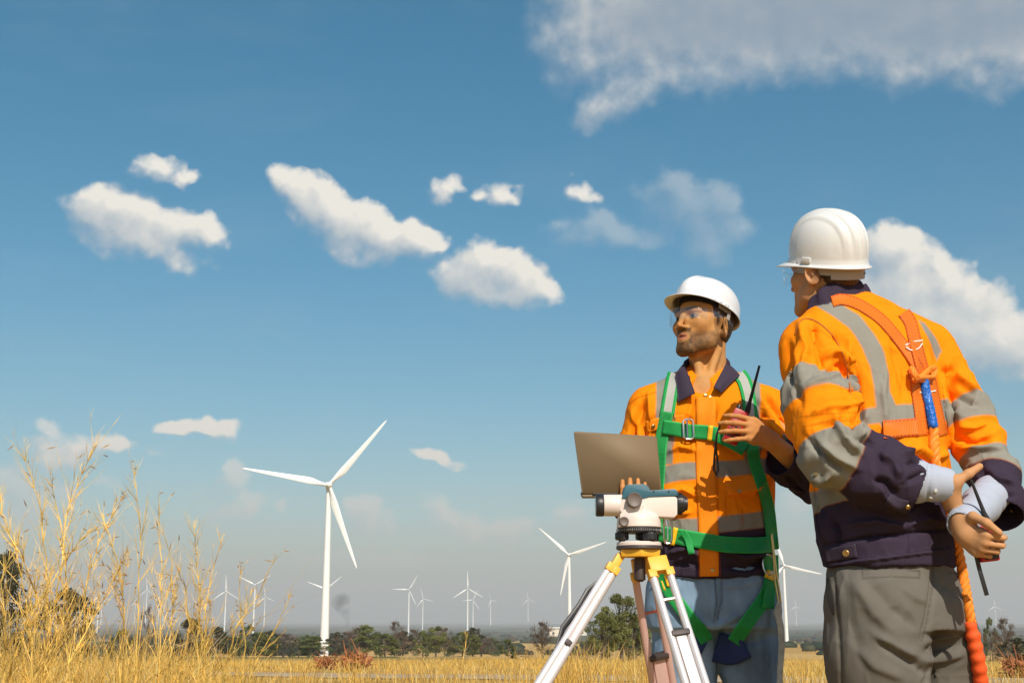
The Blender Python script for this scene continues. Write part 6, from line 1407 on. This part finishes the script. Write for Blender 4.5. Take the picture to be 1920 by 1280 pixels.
# ================================================================== laptop
def laptop():
    M_AL = material('laptop_shell', (.20, .145, .085), .62, metal=0.0, spec=.25, bump=.04, bscale=500, var=.03, vscale=6); M_KB = material('keyboard_black', (.02, .02, .02), .5); M_SCR = material('screen_off', (.015, .015, .02), .15)
    tl, tr, br, bl = P(1076, 808, 3.60), P(1232, 817, 3.66), P(1241, 924, 3.63), P(1092, 925, 3.57)
    o = (bl + br) / 2; x = (br - bl).normalized(); up = ((tl + tr) / 2 - o); n = x.cross(up).normalized(); n = n if n.y < 0 else -n; y = up.normalized()
    root = empty('laptop', o); tag(root, 'open grey brown laptop seen from the back of its lid, held by the bearded worker', 'laptop')
    def slab(name, corners, th, nrm, r, mat):
        m = bmesh.new(); c = [Vector(v) for v in corners]; pts = []
        for i in range(4):
            p, a, b = c[i], (c[i - 1] - c[i]).normalized(), (c[(i + 1) % 4] - c[i]).normalized()
            for t in np.linspace(0, 1, 6): pts.append(p + a * r * (1 - t) ** 2 + b * r * t ** 2)
        vs = [m.verts.new(p - root.location) for p in pts]; f = m.faces.new(vs); ex = bmesh.ops.extrude_face_region(m, geom=[f]); bmesh.ops.translate(m, verts=[v for v in ex['geom'] if isinstance(v, bmesh.types.BMVert)], vec=nrm * th)
        bmesh.ops.recalc_face_normals(m, faces=m.faces[:]); ed = [e for e in m.edges if len(e.link_faces) == 2 and e.calc_face_angle(0) > 1]; bmesh.ops.bevel(m, geom=ed, offset=.0018, segments=2, affect='EDGES')
        me = bpy.data.meshes.new(name); m.to_mesh(me); m.free(); me.materials.append(mat); me.polygons.foreach_set('use_smooth', [True] * len(me.polygons)); 
        ob = put(bpy.data.objects.new(name, me), root); return ob
    lid = slab('lid', [bl, br, tr, tl], .006, -n, .008, M_AL)
    k = .06; ins = lambda a, b: a + (b - a) * k
    cen = (tl + tr + br + bl) / 4; s = slab('screen', [cen + (c - cen) * .93 - n * .0065 for c in (bl, br, tr, tl)], .0012, -n, .004, M_SCR)
    back = Vector((.03, 1, .135)).normalized(); D = .165; b = slab('base', [bl - n * .004, br - n * .004, br - n * .004 + back * D, bl - n * .004 + back * D], .012, x.cross(back).normalized() * (-1 if x.cross(back).z > 0 else 1), .007, M_AL)
    kb = slab('keyboard', [bl - n * .004 + back * D * .12 + x * .02 + Vector((0, 0, .002)), br - n * .004 + back * D * .12 - x * .02 + Vector((0, 0, .002)), br - n * .004 + back * D * .6 - x * .02 + Vector((0, 0, .002)), bl - n * .004 + back * D * .6 + x * .02 + Vector((0, 0, .002))], .001, Vector((0, 0, 1)), .003, M_KB)
    m = MB(); m.tube([bl - root.location + x * .03 - n * .004, br - root.location - x * .03 - n * .004], .004, 10); m.build('hinge', M_KB, root)
laptop()

# ================================================================== optical level on its tripod
def level_and_tripod():
    Y = 2.95; k = Y / 2400 * 1.0; L = lambda x, y, dy=0.0: Vector(P(x, y, Y + dy))
    px = 2400 / (Y * math.cos(PITCH) + .1 * math.sin(PITCH)); u = 1 / px
    M_CR = material('instrument_cream', (.72, .62, .56), .42, var=.04, vscale=20, bump=.05, bscale=300); M_TEAL = material('instrument_teal', (.030, .115, .155), .45, bump=.08, bscale=400, var=.06, vscale=30); M_GR = material('knob_grey', (.16, .13, .115), .55, bump=.3, bscale=300); M_BK = material('instrument_black', (.02, .02, .022), .42)
    o = L(1200, 960); root = empty('optical_level', o); tag(root, 'cream and teal surveying level with black eyepieces mounted on the yellow headed tripod', 'surveying level')
    p = lambda x, y, dy=0.0: L(x, y, dy) - o
    X = Vector((1, 0, 0)); ya = (L(1300, 945) - L(1120, 945)).normalized()
    AX = rot_to(ya, (0, 0, 1))
    def along(name, prof, y, mat, dy=0.0, n=40):   # prof: (x px, radius px) along the sight line
        m = MB(); c0 = p(prof[0][0], y, dy); m.lathe([(r * u, (x - prof[0][0]) * u) for x, r in prof], M4(AX, c0), n); return m.build(name, mat, root, bevel=0)
    along('objective_ring', [(1117, 17), (1117, 20), (1119, 21), (1130, 21), (1132, 20), (1132, 16)], 947, M_BK)
    along('objective_glass', [(1116.4, 3), (1116.6, 16), (1117.2, 16.5)], 947, M_LENS)
    along('telescope_tube', [(1131, 19.5), (1133, 20.5), (1168, 20.5), (1172, 19)], 947, M_CR)
    def slabz(name, pts, d, mat, dy0=None, bev=2.2):
        m = MB(); q = [p(x, y) for x, y in pts]; m.prism([(v.x, v.z) for v in q], -d / 2, d / 2); return m.build(name, mat, root, bevel=bev * u)
    slabz('body', [(1162, 934), (1172, 926), (1264, 930), (1268, 936), (1268, 966), (1262, 972), (1166, 966), (1160, 958)], .050, M_CR, bev=4)
    slabz('top_cover', [(1164, 936), (1170, 913), (1176, 910), (1206, 909), (1213, 913), (1217, 921), (1262, 918), (1268, 922), (1268, 931), (1240, 932), (1216, 933), (1200, 937)], .056, M_TEAL, bev=1.6)
    m = MB()
    for xx in (1226, 1254):
        a = p(xx, 921, -.0285); m.lathe([(1.6 * u, 0), (1.6 * u, .0008)], M4(rot_to((0, -1, 0)), a), 10)
    m.build('cover_screw', M_BK, root)
    for k_ in range(5): m = MB(); m.box(p(1178 + k_ * 6, 911.5, 0), (3.2 * u, .030, 2.2 * u), bev=.0006); m.build('grip_rib', M_TEAL, root)
    # lower housing with slanted shoulder
    m = MB(); c = p(1198, 1000); m.lathe([(40 * u, 0), (42 * u, 2 * u), (41 * u, 16 * u), (39 * u, 23 * u), (36 * u, 26 * u), (24 * u, 32 * u), (22 * u, 44 * u)], M4(Matrix.Identity(3), p(1198, 990)), 48); m.build('housing', M_CR, root)
    slabz('bracket', [(1160, 966), (1176, 948), (1188, 940), (1206, 948), (1192, 972), (1186, 976), (1160, 976)], .066, M_CR, bev=2.5)
    # knobs
    def knob(name, x, y, r, d, mat, dy, ribs=24):
        m = MB(); M = M4(rot_to((0.04, -1, 0)), p(x, y, dy)); V = []; n = ribs * 4; prof = [(1.0, 0), (1.0, .55), (.97, .9), (.86, 1.0), (.80, .93), (.02, .93)]; pr = []
        for j, (g, z) in enumerate(prof):
            for k2 in range(n): a = 6.283 * k2 / n; rr = r * u * g * (1 + (.03 * math.sin(a * ribs) if j < 3 else 0)); V.append(M @ Vector((rr * math.cos(a), rr * math.sin(a), z * d)))
        F = [(i * n + k2, i * n + (k2 + 1) % n, (i + 1) * n + (k2 + 1) % n, (i + 1) * n + k2) for i in range(len(prof) - 1) for k2 in range(n)]; F.append(tuple(range((len(prof) - 1) * n, len(prof) * n))); m.add(V, F); m.build(name, mat, root, angle=60)
    knob('focus_knob', 1188, 938, 14.5, .020, M_GR, -.030); knob('tangent_knob', 1169, 978, 9.0, .014, M_GR, -.046, 18)
    # eyepiece
    along('eyepiece', [(1268, 16), (1268, 19), (1270, 20), (1279, 19.5), (1280, 16.5), (1283, 16), (1284, 13), (1288, 13), (1289, 11), (1289, 8)], 944, M_BK)
    for a in range(18):
        an = a * 6.283 / 18; m = MB(); m.box(p(1274, 944) + Vector((0, math.cos(an), math.sin(an))) * 19.8 * u, (8 * u, 2.0 * u, 2.0 * u), rot=Matrix.Rotation(an, 3, 'X')); m.build('grip_rib', M_BK, root) if a % 1 == 0 else None
    # graduated circle
    m = MB(); m.lathe([(38 * u, 0), (41.5 * u, 1 * u), (42 * u, 4 * u), (41.5 * u, 9 * u), (39 * u, 10 * u)], M4(Matrix.Identity(3), p(1198, 999)), 64); m.build('graduated_ring', M_BK, root)
    m = MB()
    for a in range(64):
        an = a * 6.283 / 64; m.box(p(1198, 994.5) + Vector((math.cos(an), math.sin(an), 0)) * 42.2 * u, (1.0 * u, .9 * u, (5 if a % 4 == 0 else 3) * u), rot=Matrix.Rotation(an, 3, 'Z'))
    m.build('graduation', material('graduation_grey', (.30, .28, .26), .6), root, False)
    # levelling screws and base
    for x, dy in ((1166, -.012), (1219, -.034), (1204, .044)):
        m = MB(); m.lathe([(6 * u, 14 * u), (6 * u, 8 * u), (12 * u, 8 * u), (13 * u, 6 * u), (13 * u, -4 * u), (11 * u, -6 * u), (6 * u, -6 * u), (6 * u, -10 * u)], M4(Matrix.Identity(3), p(x, 1006, dy)), 16); m.build('levelling_screw', M_BK, root, angle=20)
    m = MB(); m.lathe([(39 * u, 0), (42 * u, 1 * u), (42 * u, 7 * u), (40 * u, 9 * u), (10 * u, 9.5 * u)], M4(Matrix.Identity(3), p(1198, 1025)), 56); m.build('base_plate', M_CR, root)
    m = MB(); m.tube([p(1244, 985, -.02), p(1250, 976, -.03), p(1252, 990, -.03), p(1252, 1010, -.03), p(1247, 1018, -.02)], .0018, 8); m.build('wire_loop', M_STEEL, root)
    # ---------------- tripod
    M_Y = material('tripod_yellow', (.80, .42, .035), .5, var=.12, vscale=25, bump=.1, bscale=120); M_ALU = material('tripod_aluminium', (.70, .66, .66), .38, metal=.35, var=.06, vscale=10, bump=.06, bscale=200); M_PK = material('tripod_shaded_aluminium', (.62, .40, .36), .45, metal=.25, var=.15, vscale=12); M_CL = material('tripod_dark_clamp', (.05, .035, .032), .55)  # rear leg: pinkish shading put into a second aluminium colour
    t0 = L(1198, 1030); tr = empty('survey_tripod', (t0.x, t0.y, 0)); tag(tr, 'aluminium surveying tripod with yellow head carrying the optical level', 'tripod'); q = lambda v: Vector(v) - Vector((t0.x, t0.y, 0))
    m = MB(); m.lathe([(43 * u, -1 * u), (44 * u, -3 * u), (44 * u, -7 * u), (40 * u, -9 * u)], M4(Matrix.Identity(3), q(L(1199, 1022))), 48); m.build('head_gasket', M_CL, tr)
    m = MB(); hp = []
    for k2 in range(6):
        a = R(30 + 60 * k2); r_ = 43 if k2 % 2 else 41; hp.append((r_ * u * math.cos(a), r_ * u * math.sin(a)))
    cz = q(L(1199, 1030)); V = [cz + Vector((x, y, 0)) for x, y in hp] + [cz + Vector((x * .96, y * .96, -.017)) for x, y in hp]; m.add(V, [tuple(range(6)), tuple(range(11, 5, -1))] + [(i, (i + 1) % 6, (i + 1) % 6 + 6, i + 6) for i in range(6)]); m.build('head', M_Y, tr, bevel=.003)
    m = MB(); m.lathe([(.010, 0), (.013, -.006), (.013, -.05), (.006, -.055)], M4(Matrix.Identity(3), q(L(1199, 1044))), 18); m.build('centre_screw', M_CL, tr)
    def legx(name, top, ang, foot, mat, label=None, strap=False, wide=.036, rr_=.0092, cl=.2):
        """one leg: yellow hinge, two upper rails, dark clamp, lower board and a steel point"""
        T = Vector(top); Ft = Vector(foot); d = (Ft - T); Ln = d.length; d.normalize(); side = d.cross(Vector((math.cos(ang), math.sin(ang), 0))).normalized(); fr = side.cross(d).normalized(); Rm = Matrix((side, fr, d)).transposed()
        lg = empty('leg', q(T), tr); w = wide
        m = MB(); m.box(d * .018, (w + .006, .022, .038), rot=Rm, bev=.004); m.box(d * .040 + side * w * .5, (.0195, .0225, .020), rot=Rm, bev=.003); m.box(d * .040 - side * w * .5, (.0195, .0225, .020), rot=Rm, bev=.003); m.build('hinge_block', M_Y, lg)
        up = Ln * .62
        for s in (-1, 1):
            m = MB(); m.tube([d * .038 + side * s * w * .5, d * up + side * s * (w * .5 + .004)], rr_, 14, flat=.85); m.build('rail', mat, lg)
        m = MB(); m.box(d * cl * .55, (w, .007, .005), rot=Rm, bev=.001); m.build('cross_bar', material('red_bar', (.5, .12, .08), .5) if mat is M_PK else mat, lg)
        for t in (cl, up): m = MB(); m.box(d * t, (w + rr_ * 2.3 * (t == up) + .002, .026, .012), rot=Rm, bev=.002); m.build('clamp', M_CL, lg)
        m = MB(); m.box(d * ((cl + Ln - .04) * .5), (max(.012, w - rr_ * 1.7), .012, Ln - .04 - cl), rot=Rm, bev=.002); m.build('lower_board', mat, lg)
        m = MB(); m.tube([d * (Ln - .10), d * (Ln - .04), d * (Ln + .01)], [.016, .012, .002], 12); m.build('steel_point', M_STEEL, lg)
        m = MB(); m.box(d * (Ln - .12) + fr * .02, (.05, .05, .006), rot=Rm, bev=.001); m.build('foot_step', M_CL, lg)
        if strap:
            m = MB(); c_ = -Vector((1, 0, 0)); pts = [d * .075 + c_ * .016, d * .10 + c_ * .024, d * .14 + c_ * .022, d * .20 + c_ * .030, d * .26 + c_ * .016]
            m.tube(pts, [.004, .008, .0085, .007, .003], 8, flat=.4); m.build('carry_strap', M_BLACK, lg)
    def ext(a, b, z=0.0):
        a, b = Vector(a), Vector(b); t = (a.z - z) / (a.z - b.z); return a + (b - a) * t
    A1 = L(1164, 1040, -.005); legx('leg', A1, R(95), ext(A1, L(1018, 1280, -.10)), M_ALU, strap=True, wide=.013, rr_=.0095, cl=.24)
    A2 = L(1203, 1046, .03); legx('leg', A2, R(95), ext(A2, L(1243, 1280, .12)), M_PK, wide=.044, rr_=.0088, cl=.235)
    A3_ = L(1230, 1046, -.025); legx('leg', A3_, R(100), ext(A3_, L(1304, 1280, -.16)), M_ALU, wide=.040, rr_=.0098, cl=.19)
level_and_tripod()

# ================================================================== smoke and air
def volume(name, colr, dens, node=None, aniso=0.0):
    m = bpy.data.materials.new(name); m.use_nodes = True; t = NT(m.node_tree); t.nt.nodes.remove(t.nt.nodes['Principled BSDF'])
    v = t.n('ShaderNodeVolumePrincipled'); v.inputs['Color'].default_value = (*colr, 1); v.inputs['Density'].default_value = dens; v.inputs['Anisotropy'].default_value = aniso
    t.link(v.outputs[0], t.nt.nodes['Material Output'].inputs['Volume'])
    if node: t.link(node(t), v.inputs['Density'])
    return m
def build_smoke():
    D = 5200; b = P(652, 1168, D); o = empty('smoke_plume', b)
    s = D / 2400; m = MB()
    m.tube([(0, 0, -10), (-2 * s, 0, 12 * s), (-8 * s, 0, 26 * s), (-14 * s, 0, 40 * s), (-20 * s, 0, 52 * s)], [4 * s, 7 * s, 13 * s, 20 * s, 12 * s], 16)
    def nd(t):
        c = t.n('ShaderNodeTexCoord').outputs['Object']; n = t.noise(c, .022, 5, .6)
        return t.m('MULTIPLY', t.ss(n, .30, .80), .020)
    c = m.build('plume', volume('smoke', (.02, .022, .03), .01, nd), o)
    tag(o, 'dark smoke plume rising from the plain right of the nearest turbine', 'smoke')
build_smoke()
def build_haze():
    m = MB(); m.box((0, 12000, 250), (62000, 64000, 1500)); L = 31000
    V = [(-30000, -3000, -160), (30000, -3000, -160), (30000, 42000, -160), (-30000, 42000, -160), (-30000, -3000, 700), (30000, -3000, 700), (30000, 42000, 700), (-30000, 42000, 700)]
    m = MB(); m.add(V, [(0, 3, 2, 1), (4, 5, 6, 7), (0, 1, 5, 4), (1, 2, 6, 5), (2, 3, 7, 6), (3, 0, 4, 7)])
    o = m.build('haze', volume('haze', (.93, .92, .90), HAZE), None, False); tag(o, 'thin pale haze over the whole plain', 'haze', kind='stuff')
HAZE = 1.0e-4
build_haze()
